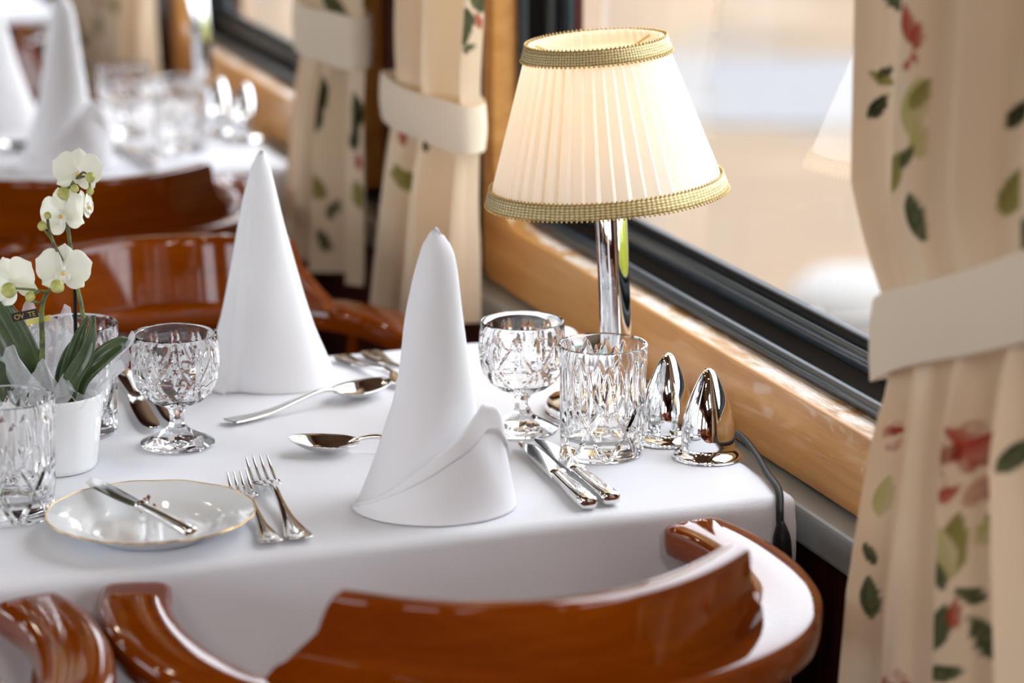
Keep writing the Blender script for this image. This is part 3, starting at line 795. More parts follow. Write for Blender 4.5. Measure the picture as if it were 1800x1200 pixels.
# ================================================================== SHAKERS
def make_shaker(label, holes):
    t = thing('table_shaker', label, 'shaker', group='chrome salt and pepper shakers')
    prof = [(.0003, .0005), (.0290, .0005), (.0304, .0014), (.0304, .0030), (.0290, .0048), (.0258, .0070), (.0240, .0100), (.0239, .0180), (.0231, .0290), (.0213, .0385), (.0187, .0480), (.0156, .0565), (.0120, .0650), (.0083, .0730), (.0052, .0780), (.0028, .0803), (.0003, .0812)]
    Q = catmull([(r, z, 0) for r, z in prof], 4)
    MB().lathe([(max(q[0], .0003), q[1]) for q in Q], 72).build('body', 'chrome', t)
    for k in range(holes):
        a = 2*pi*k/holes; r_ = .0034 if holes > 1 else 0
        MB().lathe([(.0002, .0), (.0007, .0), (.0007, .0022), (.0002, .0022)], 10).build('pour_hole', 'black_plastic', t, loc=(r_*cos(a), r_*sin(a), .0783 if holes > 1 else .0795))
    return t
s2 = make_shaker('bullet-shaped chrome shaker nearest the window frame and black cord', 3); s2.location = (.964, 2.196, zc)
s1 = dup(s2, (.951, 2.258, zc), 'bullet-shaped chrome shaker between the tumbler and its twin', .7)
dup(s2, (.975, 3.885, zc), 'blurred chrome shaker on the second table, nearest the window', .2)
dup(s2, (.952, 3.946, zc), 'blurred chrome shaker on the second table beside the lamp pole', .9)

# small lidded pot hidden behind the lamp
tp_ = thing('small_white_pot', 'small white lidded pot with teal band behind the lamp pole', 'pot', (.958, 2.545, zc))
MB().lathe([(.0003, .0005), (.013, .0005), (.0155, .003), (.0165, .010), (.0165, .018), (.0155, .0185), (.0003, .0187)], 40).build('body', 'porcelain', tp_)
MB().lathe([(.0150, .0188), (.0168, .019), (.0170, .0215), (.0155, .0225), (.0003, .0226)], 40).build('band', 'teal_band', tp_)
MB().lathe([(.0160, .0227), (.0164, .024), (.0150, .030), (.0110, .0345), (.0055, .0368), (.0003, .0374)], 40).build('lid', 'porcelain', tp_)

# ================================================================== LAMP
def make_lamp(label, cord=True):
    t = thing('table_lamp', label, 'lamp', (.945, 2.366, zc), VIEW_RZ, 'pleated table lamps by the windows')
    Q = catmull([(r, z, 0) for r, z in [(.0003, .0004), (.064, .0004), (.0668, .002), (.0672, .006), (.0655, .0095), (.058, .0120), (.044, .0165), (.030, .0240), (.0205, .0330), (.0160, .0420), (.0150, .0480)]], 3)
    MB().lathe([(max(q[0], .0003), q[1]) for q in Q], 96).build('base', 'chrome', t)
    TL = .0495                                  # the pole leans a little
    lean = lambda x, y, z: (x - (z-.04)*TL if z > .04 else x, y, z)
    mb = MB().lathe([(.0147, .044), (.0147, .120), (.0147, .196), (.0138, .1985), (.006, .200), (.0055, .236), (.0003, .236)], 64)
    mb.V = [lean(*p) for p in mb.V]; pole = mb.build('pole', 'chrome', t); autosmooth(pole, 30)
    cx = -.0115
    # socket and bulb
    mb = MB().lathe([(.0145, .2005), (.0150, .204), (.0150, .234), (.012, .238), (.0003, .238)], 32); mb.V = [lean(*p) for p in mb.V]; mb.build('socket', 'black_plastic', t)
    bq = catmull([(r, z, 0) for r, z in [(.0105, .238), (.012, .246), (.0175, .262), (.0205, .278), (.0185, .294), (.0105, .306), (.0003, .310)]], 4)
    mb = MB().lathe([(max(q[0], .0003), q[1]) for q in bq], 32); mb.V = [lean(*p) for p in mb.V]; bulb = mb.build('bulb', 'bulb_glass', t)
    # shade: knife pleats between two rings, tilted
    tilt = .080; zb, hs, rb, rt_ = .2055, .1405, .1065, .0612
    ct, st = cos(tilt), sin(tilt)
    def place(x, y, z):                          # z from the bottom ring; tilt about its centre
        return (cx + x*ct - z*st, y, zb + .004 + x*st + z*ct)
    NP = 46; per = 8; n = NP*per; nz = 26; V = []
    jit = [random.uniform(-.35, .35) for _ in range(NP)]; dep = [random.uniform(.75, 1.25) for _ in range(NP)]
    for i in range(n):
        k, f = divmod(i, per); f /= per
        a = 2*pi*(k + f*1.0)/NP
        for j in range(nz+1):
            v_ = j/nz; r = rb + (rt_-rb)*v_
            sw = (f if f < .82 else (1-f)/.18*.82)/.82
            amp = .0048*dep[k]*(1-.45*v_)
            aa = a + jit[k]*.02*(1-v_)
            rr = r + amp*(sw-.5) + .0004*sin(7*a)
            V.append(place(rr*cos(aa), rr*sin(aa), hs*v_))
    sh = mk('lampshade', V, grid_faces(n, nz+1, wrapu=True), 'shade_silk', t)
    autosmooth(sh, 28)
    # braid: woven band with a row of picots along both edges
    def braid(v0, v1, off):
        n_ = 220; V = []; h0, h1 = hs*v0, hs*v1
        ro = lambda h: rb + (rt_-rb)*h/hs + off
        for i in range(n_+1):
            a = 2*pi*i/n_
            for j, (q, b_) in enumerate(((0, 0), (.12, .0011), (.35, .0014), (.5, .0010), (.65, .0014), (.88, .0011), (1, 0))):
                h = h0 + (h1-h0)*q; r = ro(h) + b_
                V.append(place(r*cos(a), r*sin(a), h))
        F = grid_faces(n_+1, 7); o = mk('braid_trim', V, F, 'gold_braid', sh)
        uv = o.data.uv_layers.new(name='UVMap'); idx = [l.vertex_index for l in o.data.loops]
        arr = np.array([((vi//7)/n_, (vi % 7)/6) for vi in idx], float).ravel(); uv.data.foreach_set('uv', arr)
        mb = MB(); nb_ = 150 if v0 < .5 else 100
        for i in range(nb_):
            a = 2*pi*i/nb_
            for h in (h0-.0006, h1+.0006):
                r = ro(h)+.0006; c = place(r*cos(a), r*sin(a), h); q = .00135
                V8 = [(c[0]+q*x, c[1]+q*y, c[2]+q*z) for x, y, z in ((1,0,0),(-1,0,0),(0,1,0),(0,-1,0),(0,0,1.1),(0,0,-1.1))]
                mb.add(V8, [(0,2,4),(2,1,4),(1,3,4),(3,0,4),(2,0,5),(1,2,5),(3,1,5),(0,3,5)])
        b2 = mb.build('picot_edge', 'bead_gold', sh); b2['kind'] = 'stuff'
    braid(-.025, .073, .0042); braid(.905, 1.0, .0032)
    # wire spider inside the top ring
    mb = MB()
    for q in range(3):
        a = 2*pi*q/3+.6; mb.tube([place(0, 0, hs*.80), place(rt_*.6*cos(a), rt_*.6*sin(a), hs*.90), place(rt_*cos(a), rt_*sin(a), hs*.965)], .0011, 8)
    mb.build('shade_spider', 'bead_gold', sh)
    return t
lamp = make_lamp('table lamp with pleated cream shade, gold braid and chrome pole, in focus')
lamp2 = dup(lamp, (.955, 4.055, zc), 'blurred lamp on the second table, its shade cut by the top edge')
# power cord of the front lamp with an inline switch
def world_to(o, p):
    x, y = p[0]-o.location.x, p[1]-o.location.y; a = -o.rotation_euler.z
    return (x*cos(a)-y*sin(a), x*sin(a)+y*cos(a), p[2]-o.location.z)
CP = [(.985, 2.345, TZ+.0060), (.9915, 2.300, TZ+.0062), (.995, 2.250, TZ+.0075), (.999, 2.212, TZ+.0150), (.9945, 2.165, TZ+.0120), (.986, 2.118, TZ+.0062), (.9775, 2.076, TZ+.0040), (.969, 2.0545, TZ-.006), (.9665, 2.0485, TZ-.013), (.9665, 2.0470, TZ-.017)]
pth = catmull(CP, 8)
cord = MB().tube([world_to(lamp, p) for p in pth], .0034, 10, flat=.75).build('power_cord', 'black_plastic', lamp)
SP = [(.9665, 2.0480, TZ-.014, .0035), (.9665, 2.0455, TZ-.020, .0065), (.9665, 2.0435, TZ-.030, .0098), (.9670, 2.0425, TZ-.055, .0108), (.9680, 2.0415, TZ-.078, .0085), (.9685, 2.041, TZ-.086, .0035)]
Q = catmull(SP, 5)
MB().tube([world_to(lamp, q) for q in Q], [q[3] for q in Q], 14, flat=.8).build('inline_switch', 'black_plastic', cord)
MB().tube([world_to(lamp, p) for p in catmull([(.9685, 2.041, TZ-.085), (.972, 2.03, TZ-.25), (.985, 2.03, TZ-.45), (.99, 2.05, TZ-.70)], 8)], .0034, 10).build('cord_tail', 'black_plastic', cord)

# ================================================================== ORCHID
orc = thing('potted_orchid', 'white orchid in glossy white pot wrapped with tulle', 'plant', (.4135, 2.358, zc), VIEW_RZ)
PZ = .0695
pot = MB().lathe([(.0003, .0006), (.0330, .0006), (.0352, .002), (.0362, .006), (.0385, .025), (.0410, .045), (.0432, .062), (.0440, PZ-.0012), (.0436, PZ), (.0418, PZ-.0005), (.0408, .055), (.0390, .050), (.0003, .050)], 80,
    rf=lambda r, z, a: r*(1 + (.010*max(0, sin(pi*min(1, z/.06)))*sin(14*a + 40*z) if r > .034 and z < .066 else 0))).build('pot', 'pot_glaze', orc)
MB().lathe([(.0405, .0535), (.030, .0570), (.018, .0560), (.0003, .0585)], 40, caps=False, rf=lambda r, z, a: r*(1+.03*sin(7*a))).build('potting_bark', 'bark', orc)
def W(p): return (p[0], -p[1], p[2])             # (right, towards viewer, up)
def stem(name, P, r0, r1, m='orchid_stem', parent=orc):
    Q = catmull([W(p) for p in P], 6); nn = len(Q)
    return MB().tube(Q, [r0+(r1-r0)*i/(nn-1) for i in range(nn)], 9).build(name, m, parent)
stake = stem('support_stake', [(.0210, .004, .050), (.0221, .002, .1346), (.0232, .0, .1945)], .0017, .0017, 'black_plastic')
MB().box(.0165, .0275, -.004, .004, .1855, .1895, .0006).build('stake_clip', 'black_plastic', stake, False)
s_1 = stem('flower_stem', [(.0215, .006, .052), (.029, .007, .100), (.0300, .006, .125), (.0282, .004, .145), (.0247, .003, .165), (.0212, .002, .190), (.0192, .004, .215), (.0195, .007, .235), (.0240, .008, .252), (.0305, .010, .2605)], .0023, .0014)
s_1b = stem('flower_stem', [(.0200, .003, .178), (.0130, .006, .188), (.0085, .010, .200), (.0045, .011, .213), (.0032, .012, .226)], .0019, .0012)
s_2 = stem('flower_stem', [(-.012, .006, .052), (-.0065, .008, .1100), (-.0058, .010, .1346), (-.0040, .012, .1497), (.0010, .014, .1608)], .0028, .0018)
for P in ([(.001, .014, .1608), (.0065, .017, .1665), (.0112, .022, .1700)], [(.001, .014, .1608), (-.010, .019, .1640), (-.0240, .026, .1670)], [(-.0045, .012, .150), (-.0100, .016, .1525), (-.0169, .018, .1548)], [(-.004, .015, .162), (-.009, .022, .1615), (-.0112, .024, .1608)]):
    stem('flower_stalk', P, .0013, .0010, parent=s_2)
for P in ([(.0305, .010, .2605), (.0360, .016, .2655), (.0400, .020, .2640)], [(.0300, .010, .2595), (.0370, .012, .2610), (.0402, .013, .2570), (.0407, .013, .252)], [(.0270, .010, .2560), (.0280, .012, .2535), (.0281, .014, .2522)], [(.024, .009, .2520), (.020, .013, .2505), (.0185, .015, .2485)]):
    stem('flower_stalk', P, .0012, .0009, parent=s_1)
stem('flower_stalk', [(.0062, .010, .206), (.0025, .013, .212), (-.0004, .014, .2165)], .0011, .0009, parent=s_1b)
def bud(p, r, sq=1.2, tilt=0):
    prof = [(.0002, -1), (.45, -.86), (.85, -.45), (1, 0), (.86, .42), (.50, .78), (.0002, 1)]
    Q = catmull([(a, b_, 0) for a, b_ in prof], 3)
    o = MB().lathe([(max(q[0], .02)*r, q[1]*r*sq) for q in Q], 20, rf=lambda R, z, a: R*(1+.05*cos(3*a))).build('bud', 'bud_green', orc)
    o.location = W(p); o.rotation_euler = (tilt*.4, tilt, 0); return o
for p, r, sq, tl in (((.0425, .021, .2622), .0047, 1.0, 1.4), ((.0281, .016, .2516), .0038, 1.0, .6), ((.0185, .017, .2476), .0058, 1.0, 1.2), ((.0407, .013, .2488), .0031, 1.4, .2), ((.0036, .013, .2276), .0034, 1.0, .4), ((-.0010, .015, .2190), .0041, 1.1, .2), ((.0115, .026, .1688), .0062, 1.0, .6), ((-.0292, .031, .1665), .0068, 1.0, 1.2), ((-.0118, .027, .1600), .0044, 1.15, .2)):
    bud(p, r, sq, tl)
def petal_mesh(L, Wd, cup, tipw=.5, bend=0.):
    nu, nv = 10, 9; V = []
    for i in range(nu+1):
        u = i/nu; um = tipw
        wd = Wd*(.14+.86*math.sin(pi/2*u/um)) if u < um else Wd*math.sqrt(max(0, 1-((u-um)/(1-um))**2))
        wd = max(wd, Wd*.16)
        for j in range(nv):
            q = -1+2*j/(nv-1)
            V.append((q*wd, L*u - .06*L*q*q*u, cup*(q*q*.6 - .35*u*(1-u)*2) + bend*u*u))
    return V, grid_faces(nu+1, nv)
def flower(p, size, yaw, pitch_, roll, kind=1):
    o = bpy.data.objects.new('flower', None); link(o, orc); o.location = W(p)
    # local: flower faces -y (towards the viewer) before turning
    o.rotation_euler = (pitch_, roll, yaw); s_ = size
    def add(name, V, F, m, ang, back=0.):
        M = Matrix.Rotation(ang, 4, 'Y') @ Matrix.Rotation(radians(90), 4, 'X')
        VV = []
        for x, y, z in V:
            v_ = M @ Vector((x, y, z)); VV.append((v_.x, v_.y + back, v_.z))
        q = mk(name, VV, F, m, o); return q
    for ang in (0, radians(128), radians(-128)):
        V, F = petal_mesh(s_*.95, s_*.36, s_*.14, .55); add('sepal', V, F, 'petal', ang, .0018)
    for ang in (radians(72), radians(-72)):
        V, F = petal_mesh(s_*1.06, s_*.60, s_*.12, .58); add('broad_petal', V, F, 'petal', ang, -.0004)
    # lip: two side lobes, a front tongue, a yellow callus and the column
    for sg in (-1, 1):
        V, F = petal_mesh(s_*.42, s_*.16, s_*.16, .6, s_*.10); add('lip_lobe', V, F, 'petal', sg*radians(152), -.003)
    V, F = petal_mesh(s_*.50, s_*.15, -s_*.10, .6, s_*.16); add('lip', V, F, 'lip_white', pi, -.004)
    MB().lathe([(.0002, -.0016), (.0014, -.001), (.0017, 0), (.0010, .0014), (.0002, .0018)], 10).build('callus', 'lip_yellow', o, loc=(0, -.0052, -s_*.12))
    MB().lathe([(.0002, -.0024), (.0016, -.0012), (.0021, .0004), (.0015, .0020), (.0002, .0026)], 10).build('column', 'lip_white', o, loc=(0, -.0045, s_*.05))
    return o
flower((.0290, .004, .2640), .0215, radians(12), radians(-10), radians(8))
flower((.0165, .008, .2285), .0240, radians(-28), radians(-8), radians(-22))
flower((.0150, .010, .1795), .0240, radians(4), radians(-6), radians(4))
flower((-.0285, .012, .1690), .0250, radians(-20), radians(-4), radians(-28))
flower((.0330, .000, .2330), .0150, radians(70), radians(-10), radians(10))
def leaf(P, wd, roll=0., m='orchid_leaf'):
    Q = catmull([W(p) for p in P], 7); nn = len(Q); V = []; nv = 7
    for i, p in enumerate(Q):
        u = i/(nn-1); t_ = Q[min(i+1, nn-1)]-Q[max(i-1, 0)]; t_ /= np.linalg.norm(t_)
        side = np.cross(t_, np.array((sin(roll), -cos(roll), .15))); side /= np.linalg.norm(side); nr = np.cross(side, t_)
        ww = wd*(sin(pi*min(1, (.12+.86*u)**.85))**.7 if u < 1 else .03)
        for j in range(nv):
            q = -1+2*j/(nv-1); V.append(p + side*q*ww + nr*(abs(q)**1.3)*ww*.42)
    o = mk('leaf', V, grid_faces(nn, nv), m, orc)
    md = o.modifiers.new('s', 'SOLIDIFY'); md.thickness = .0014; return o
leaf([(.0120, .016, .060), (.0150, .020, .089), (.0250, .020, .1193), (.0352, .015, .1400)], .0066, .5)
leaf([(.0150, .024, .060), (.0205, .028, .086), (.0350, .028, .1118), (.0415, .020, .1420)], .0078, .2)
leaf([(.0200, .018, .060), (.0280, .020, .086), (.0450, .012, .1030), (.0600, .000, .1120), (.0670, -.008, .1095)], .0085, .1)
leaf([(-.010, .002, .056), (-.0235, .004, .090), (-.0400, .0, .125), (-.0560, -.004, .150), (-.074, -.008, .160)], .0190, .2)
leaf([(-.012, .014, .056), (-.0320, .022, .080), (-.0560, .028, .098), (-.080, .030, .102)], .0150, -.1)
leaf([(.004, -.010, .056), (.012, -.016, .090), (.022, -.024, .115)], .0100, .3)
# tulle wrap: loose pointed folds standing up from the rim
def tulle(base_a, base_w, tip, wid, curl=.5):
    nu, nv = 16, 14; V = []; tipv = np.array(W(tip))
    for i in range(nu+1):
        u = i/nu
        for j in range(nv+1):
            q = -1+2*j/nv; a = base_a + q*base_w
            b0 = np.array((.030*cos(a), .030*sin(a), .066))
            side = np.array((cos(base_a+pi/2), sin(base_a+pi/2), 0)) if abs(cos(base_a)) < .6 else np.array((.75*np.sign(-sin(base_a)) if abs(sin(base_a)) > .3 else .3, 0, .65))
            e = tipv + side*q*wid*(1-.15*abs(q))
            e[2] -= .020*abs(q-.25) - .006*(abs(q*2.2 % 1 - .5))
            p = b0*(1-u) + e*u
            out = np.array((cos(a), sin(a), 0))
            p = p + out*(.010*sin(pi*u)*curl) + np.array((0, -.004*sin(5*q+3*u)*u, 0)) + out*(.0075*(abs(q*1.6 % 1 - .5)-.25))*u
            V.append(p)
    o = mk('tulle_fold', V, grid_faces(nu+1, nv+1), 'tulle', orc); return o
D = radians
tulle(D(-120), D(45), (-.0330, .030, .1180), .020)
tulle(D(-150), D(40), (-.0480, .018, .0980), .020)
tulle(D(-85), D(30), (-.006, .034, .1060), .013)
tulle(D(-60), D(30), (.012, .036, .0930), .012)
tulle(D(150), D(40), (-.0130, -.006, .1480), .018)
tulle(D(60), D(40), (.0150, -.012, .1430), .016)
tulle(D(0), D(40), (.0700, .000, .1200), .012, .2)
tulle(D(-20), D(35), (.0560, .010, .0960), .016, .3)
tulle(D(120), D(40), (.0020, -.024, .1300), .020)
tulle(D(180), D(40), (-.0560, .006, .0930), .024)
# crumpled collar lying over the rim of the pot
V = []; nu, nv = 120, 8
for i in range(nu):
    a = 2*pi*i/nu
    for j in range(nv+1):
        u = j/nv; r_ = .022 + .024*u; z_ = PZ - .004 + .010*(1-u) + .005*sin(11*a+1.3)*u + .003*sin(23*a)*u
        V.append((r_*cos(a), r_*sin(a), z_ + .003))
mk('tulle_collar', V, grid_faces(nu, nv+1, wrapu=True), 'tulle', orc)
# plant tag with a pale yellow band
tg_ = bpy.data.objects.new('plant_tag', None); link(tg_, orc); tg_.location = W((-.0145, .004, .1345)); tg_.rotation_euler = (0, radians(-12), 0)
MB().box(-.0170, .0060, -.0004, .0004, .0010, .0085, .0002).build('tag_card', 'tag_black', tg_, False)
MB().box(-.0060, .0160, -.0009, -.0005, -.0045, .0008, .0001).build('tag_band', 'tag_yellow', tg_, False)
fc = bpy.data.curves.new('tag_lettering', 'FONT'); fc.body = 'OV  TE'; fc.size = .0062; fc.extrude = .0002; fc.align_x = 'CENTER'
fc.materials.append(MATS['tag_gold']); fo_ = bpy.data.objects.new('lettering_source', fc)
fme = bpy.data.meshes.new_from_object(fo_); bpy.data.objects.remove(fo_); fo = bpy.data.objects.new('tag_lettering', fme); link(fo, tg_); fo.location = (-.0055, -.0008, .0026); fo.rotation_euler = (radians(90), 0, 0)

# ================================================================== CURTAINS
CREAM = np.array((.86, .70, .50))
GREEN, OLIVE, YELLOW, RED, PINK, DARK = (np.array(c) for c in ((.075, .085, .045), (.24, .21, .055), (.50, .46, .16), (.42, .045, .030), (.62, .30, .22), (.022, .026, .014)))
def paint(S, Z, U, motifs):
    """S, Z: where on the cloth; U: length along the cloth at that height; motifs (kind, s, z, size, angle)"""
    C_ = np.tile(CREAM, (S.size, 1))
    nrow = S.shape[0]-1; US = U
    S = S.ravel(); Z = Z.ravel(); Uf = U.ravel()
    def mixin(mask, col): 
        nonlocal C_
        C_ = C_*(1-mask[:, None]) + np.asarray(col)*mask[:, None]
    for kind, s0, z0, size, ang in motifs:
        iu = min(nrow, max(0, int(round(s0*nrow))))
        du = (US - US[iu:iu+1, :]).ravel(); dv = Z-z0
        near = (abs(du) < size*2.2) & (abs(dv) < size*2.2)
        if not near.any(): continue
        a = du*cos(ang)+dv*sin(ang); b_ = -du*sin(ang)+dv*cos(ang)
        if kind == 'rose':
            rr_ = random.Random(int(z0*1000)+int(s0*100))
            for q in range(16):
                if q < 9: rad_, an, ps, col = size*rr_.uniform(.45, .85), 2*pi*q/9+rr_.uniform(-.3, .3), size*rr_.uniform(.30, .42), PINK*(1-.25*rr_.random()) if q % 3 else CREAM*.96
                else: rad_, an, ps, col = size*rr_.uniform(.05, .48), rr_.uniform(.2, 2.9), size*rr_.uniform(.24, .38), RED*rr_.uniform(.55, 1.15)
                x_ = du-rad_*cos(an); y_ = dv-rad_*sin(an); t_ = an+pi/2+rr_.uniform(-.5, .5)
                a2 = (x_*cos(t_)+y_*sin(t_))/ps; b2 = (-x_*sin(t_)+y_*cos(t_))/(ps*.62)
                d_ = np.hypot(a2, b2)
                mixin(np.where(near, np.clip((1-d_)*4, 0, 1)*(.35+.65*np.clip(d_*1.2, 0, 1))*.9, 0), col)
        else:
            la = a/size; half_w = .46*np.clip(1-la*la, 0, 1)**.8*(1-.25*la)
            lb = b_/size
            m_ = np.clip((half_w-np.abs(lb))*16, 0, 1)*(np.abs(la) < 1)
            vein = np.clip(1-np.abs(lb)*22, 0, 1)*.5 + np.clip(1-np.abs(((la*3.2-np.abs(lb)*2.2) % 1)-.5)*7, 0, 1)*.3
            base = {'leaf': GREEN, 'olive': OLIVE, 'dark': DARK, 'yellow': YELLOW, 'red': RED}[kind]
            tipc = {'leaf': GREEN*1.7, 'olive': YELLOW*.8, 'dark': GREEN*.8, 'yellow': CREAM*.9, 'red': PINK}[kind]
            f = np.clip(.5-lb*1.4, 0, 1)[:, None]
            col = base*(1-f*.6)+tipc*(f*.6); col = col*(1-vein[:, None]*.55)+(YELLOW*.8)*(vein[:, None]*.55)
            C_ = C_*(1-(m_*near)[:, None]) + col*(m_*near)[:, None]
    return C_
def make_curtain(label, xc, zs, lead, wallside, motifs, folds, res, tie, hem, seed, amp=.024):
    """zs ascending heights; lead/wallside y at those heights; tie (zt0,zt1, rise)"""
    r_ = random.Random(seed); nu, nv = res
    zlo, zhi = zs[0], zs[-1]; V = []
    ph = [r_.uniform(0, 6.28) for _ in range(4)]
    SS = np.zeros((nu+1, nv+1)); ZZ = np.zeros_like(SS)
    for i in range(nu+1):
        s = i/nu
        hz_ = hem[0] + (hem[1]-hem[0])*s
        for j in range(nv+1):
            z = hz_ + (zhi-hz_)*j/nv
            yl, yw = interp(z, zs, lead), interp(z, zs, wallside)
            zt = (tie[0]+tie[1])/2 + tie[2]*s
            pin = math.exp(-((z-zt)/.055)**2)
            y = yl + (yw-yl)*s
            f1_ = sin(2*pi*folds*s+ph[0]+.6*sin(4*z+ph[1]))
            f1_ = math.copysign(abs(f1_)**.7, f1_)
            A_ = amp*(1-.55*pin)*(.35+.65*min(1, 4*s*(1-s)+.25))
            bulge = .016*(1-(2*s-1)**2)
            x = xc - bulge + A_*f1_ + .004*sin(2*pi*folds*2.3*s+ph[2]+3*z)
            y += .010*sin(2*pi*folds*s+ph[3])*(1-pin)*(1 if .03 < s < .97 else 0)
            V.append((min(x, .993), y, z)); SS[i, j] = s; ZZ[i, j] = z
    o = mk('curtain', V, grid_faces(nu+1, nv+1), 'curtain_print')
    VA = np.array(V).reshape(nu+1, nv+1, 3); UU = np.zeros((nu+1, nv+1)); UU[1:] = np.cumsum(np.linalg.norm(np.diff(VA, axis=0), axis=2), axis=0)
    C_ = paint(SS, ZZ, UU, motifs)
    ca = o.data.color_attributes.new('print', 'FLOAT_COLOR', 'POINT')
    ca.data.foreach_set('color', np.concatenate([np.clip(C_, 0, 1), np.ones((len(C_), 1))], 1).ravel())
    tag(o, label, 'curtain', 'floral curtains at the windows')
    # tieback: a flat band wrapped round the gathered cloth
    V = []; na, nb_ = 72, 10
    zmid = (tie[0]+tie[1])/2
    yl, yw = interp(zmid, zs, lead), interp(zmid+tie[2], zs, wallside); yc, hy = (yl+yw)/2, (yw-yl)/2
    for i in range(na):
        a = 2*pi*i/na
        for j in range(nb_+1):
            q = j/nb_; z = tie[0] + (tie[1]-tie[0])*q
            sx = .030 + .004*sin(pi*q)
            cy = cos(a); s = (cy+1)/2
            x = xc - .008 - sx*abs(sin(a))**.7*(1 if sin(a) > 0 else -1)
            V.append((min(x, .997), yc + (hy*1.03 + (.004 if hy > 0 else -.004))*cy, z + tie[2]*s + .0015*sin(4*a+5*q)))
    tb = mk('tieback', V, grid_faces(na, nb_+1, wrapu=True), 'curtain_plain', o)
    return o
# front curtain, at the near side of the first window
moA = [('leaf', .166, 1.203, .015, 2.5), ('red', .366, 1.196, .015, 1.8), ('red', .388, 1.187, .011, 1.5), ('red', .372, 1.166, .006, 1.0), ('red', .385, 1.172, .005, 2.0), ('dark', .153, 1.122, .013, .9), ('olive', .156, 1.143, .011, 2.7), ('dark', .158, 1.148, .008, .4),
       ('yellow', .388, 1.138, .022, 1.4), ('olive', .394, 1.146, .014, 1.0), ('yellow', .394, 1.114, .016, 1.7), ('olive', .322, 1.087, .019, 1.2), ('leaf', .378, 1.100, .010, 1.1), ('leaf', .391, 1.058, .018, 1.75), ('dark', .647, 1.146, .014, 1.0), ('olive', .653, 1.094, .022, 1.2), ('leaf', .822, 1.07, .02, 1.6),
       ('rose', .633, .898, .032, 0), ('red', .628, .918, .014, 2.6), ('red', .645, .912, .018, .5), ('red', .652, .878, .012, 1.9), ('red', .622, .876, .012, .6), ('rose', .156, .884, .014, 0), ('olive', .631, .839, .026, 1.45), ('yellow', .622, .835, .020, 1.9), ('yellow', .660, .852, .022, .5), ('olive', .675, .848, .026, 2.6), ('leaf', .616, .817, .012, 1.9), ('leaf', .647, .803, .014, 2.9),
       ('leaf', .656, .772, .022, 2.3), ('leaf', .622, .779, .019, 1.35), ('red', .636, .789, .012, 1.6), ('leaf', .631, .745, .015, .2), ('yellow', .159, .833, .018, 1.5), ('leaf', .153, .784, .011, 2.2), ('leaf', .165, .748, .019, 1.8), ('leaf', .863, .921, .02, .7), ('olive', .40, .66, .024, .8),
       ('rose', .37, 1.30, .035, 0), ('leaf', .62, 1.36, .03, .6), ('leaf', .15, 1.30, .03, 2.0), ('rose', .64, 1.50, .040, 0), ('rose', .40, .70, .022, 0)]
make_curtain('cream floral curtain with red rose, close in front at the right edge', .951, [.585, .75, .914, .945, .977, 1.065, 1.20, 1.80], [1.893, 1.867, 1.818, 1.818, 1.830, 1.884, 1.892, 1.96], [1.50, 1.53, 1.565, 1.56, 1.555, 1.53, 1.50, 1.45], moA, 4.2, (320, 480), (.917, .978, .112), (.600, .590), 3)
moB = [('leaf', .015, 1.083, .019, .9), ('leaf', .045, 1.050, .022, 2.0), ('leaf', .050, 1.066, .018, .5), ('red', .008, 1.060, .010, 1.3), ('leaf', .03, 1.030, .010, 2.8), ('dark', .350, .917, .013, 1.9), ('dark', .356, .905, .010, .3), ('red', .685, .906, .020, 1.2), ('red', .69, .93, .012, 1.6), ('olive', .640, .845, .027, .45), ('olive', .655, .850, .020, 1.0), ('rose', .35, 1.20, .035, 0), ('leaf', .65, 1.3, .03, 1), ('rose', .05, 1.25, .035, 0)]
cB = make_curtain('cream floral curtain tied back behind the cuffed napkin', .968, [.62, .73, .93, .96, .985, 1.06, 1.80], [2.858, 2.850, 2.832, 2.828, 2.825, 2.805, 2.72], [3.245, 3.205, 3.120, 3.115, 3.110, 3.095, 3.15], moB, 3.1, (200, 320), (.915, .968, -.005), (.720, .652), 11)
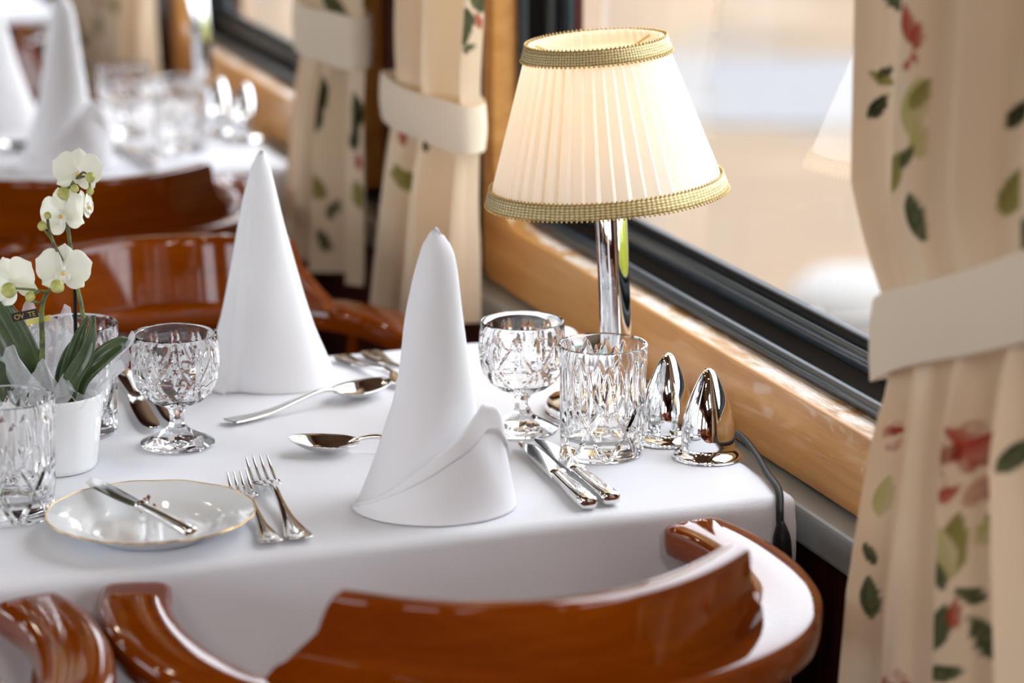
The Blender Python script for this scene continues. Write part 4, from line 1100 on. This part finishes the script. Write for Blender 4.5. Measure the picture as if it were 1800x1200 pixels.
moC = [('dark', .306, .902, .026, 1.5), ('dark', .310, .870, .020, 1.8), ('dark', .019, .893, .024, 1.4), ('dark', .022, .86, .02, 1.7), ('olive', .312, .784, .026, .9), ('olive', .013, .789, .020, 1.4), ('leaf', .269, .752, .016, 2.0), ('leaf', .287, 1.016, .024, .8), ('rose', .5, 1.2, .04, 0), ('red', .013, .83, .012, 1.4), ('leaf', .28, .71, .018, 1.1)]
cC = make_curtain('blurred beige curtain behind the far napkin tip, beside the second window', .968, [.64, .73, .93, .96, .985, 1.06, 1.80], [3.262, 3.258, 3.252, 3.252, 3.255, 3.26, 3.19], [3.640, 3.590, 3.500, 3.498, 3.500, 3.53, 3.62], moC, 3.4, (160, 260), (.945, 1.010, -.005), (.672, .655), 17)
def dupc(o, label):
    c = copy_tree(o); c.location = (0, PITCH_Y, 0); c['label'] = label; return c
dupc(cB, 'far blurred curtain above the second table glasses, pale cream')
dupc(cC, 'farthest brownish curtain, blurred, right of the far napkin tip')

# ================================================================== CEILING DOWNLIGHTS (seen only as reflections) and added fill panels
first = None
for x, y in SPOTS:
    if first is None:
        first = thing('ceiling_downlight', 'small round warm downlight in the brown wooden ceiling', 'ceiling light', (x, y, 2.300), 0, 'ceiling downlights')
        MB().lathe([(.046, -.0004), (.060, -.0004), (.062, -.003), (.060, -.006), (.050, -.0075), (.046, -.005)], 40, caps=False).build('trim_ring', 'chrome', first)
        MB().lathe([(.0003, -.0015), (.0455, -.0015), (.0455, -.0005), (.0003, -.0005)], 32).build('lens', 'diffuser', first)
    else:
        c = copy_tree(first); c.location = (x, y, 2.300)
p0 = None
for k, (x, y) in enumerate(FILL_PANELS):  # bodies of the added fill lights, out of view
    if p0 is None:
        p0 = t = thing('fill_panel', 'added unseen fill light panel over the aisle, behind the viewer', 'ceiling light', (x, y, 2.300), 0, 'added fill light panels')
        MB().box(-.15, .15, -.55, .55, -.024, -.004, .003).build('diffuser', 'diffuser', t, False)
        for x0, x1, y0, y1 in ((-.17, -.15, -.57, .57), (.15, .17, -.57, .57), (-.15, .15, -.57, -.55), (-.15, .15, .55, .57)):
            MB().box(x0, x1, y0, y1, -.030, -.001, .002).build('frame_bar', 'chrome', t, False)
    else:
        c = copy_tree(p0); c.location = (x, y, 2.300); c['label'] = 'added unseen fill light panel near the windows, behind the viewer'
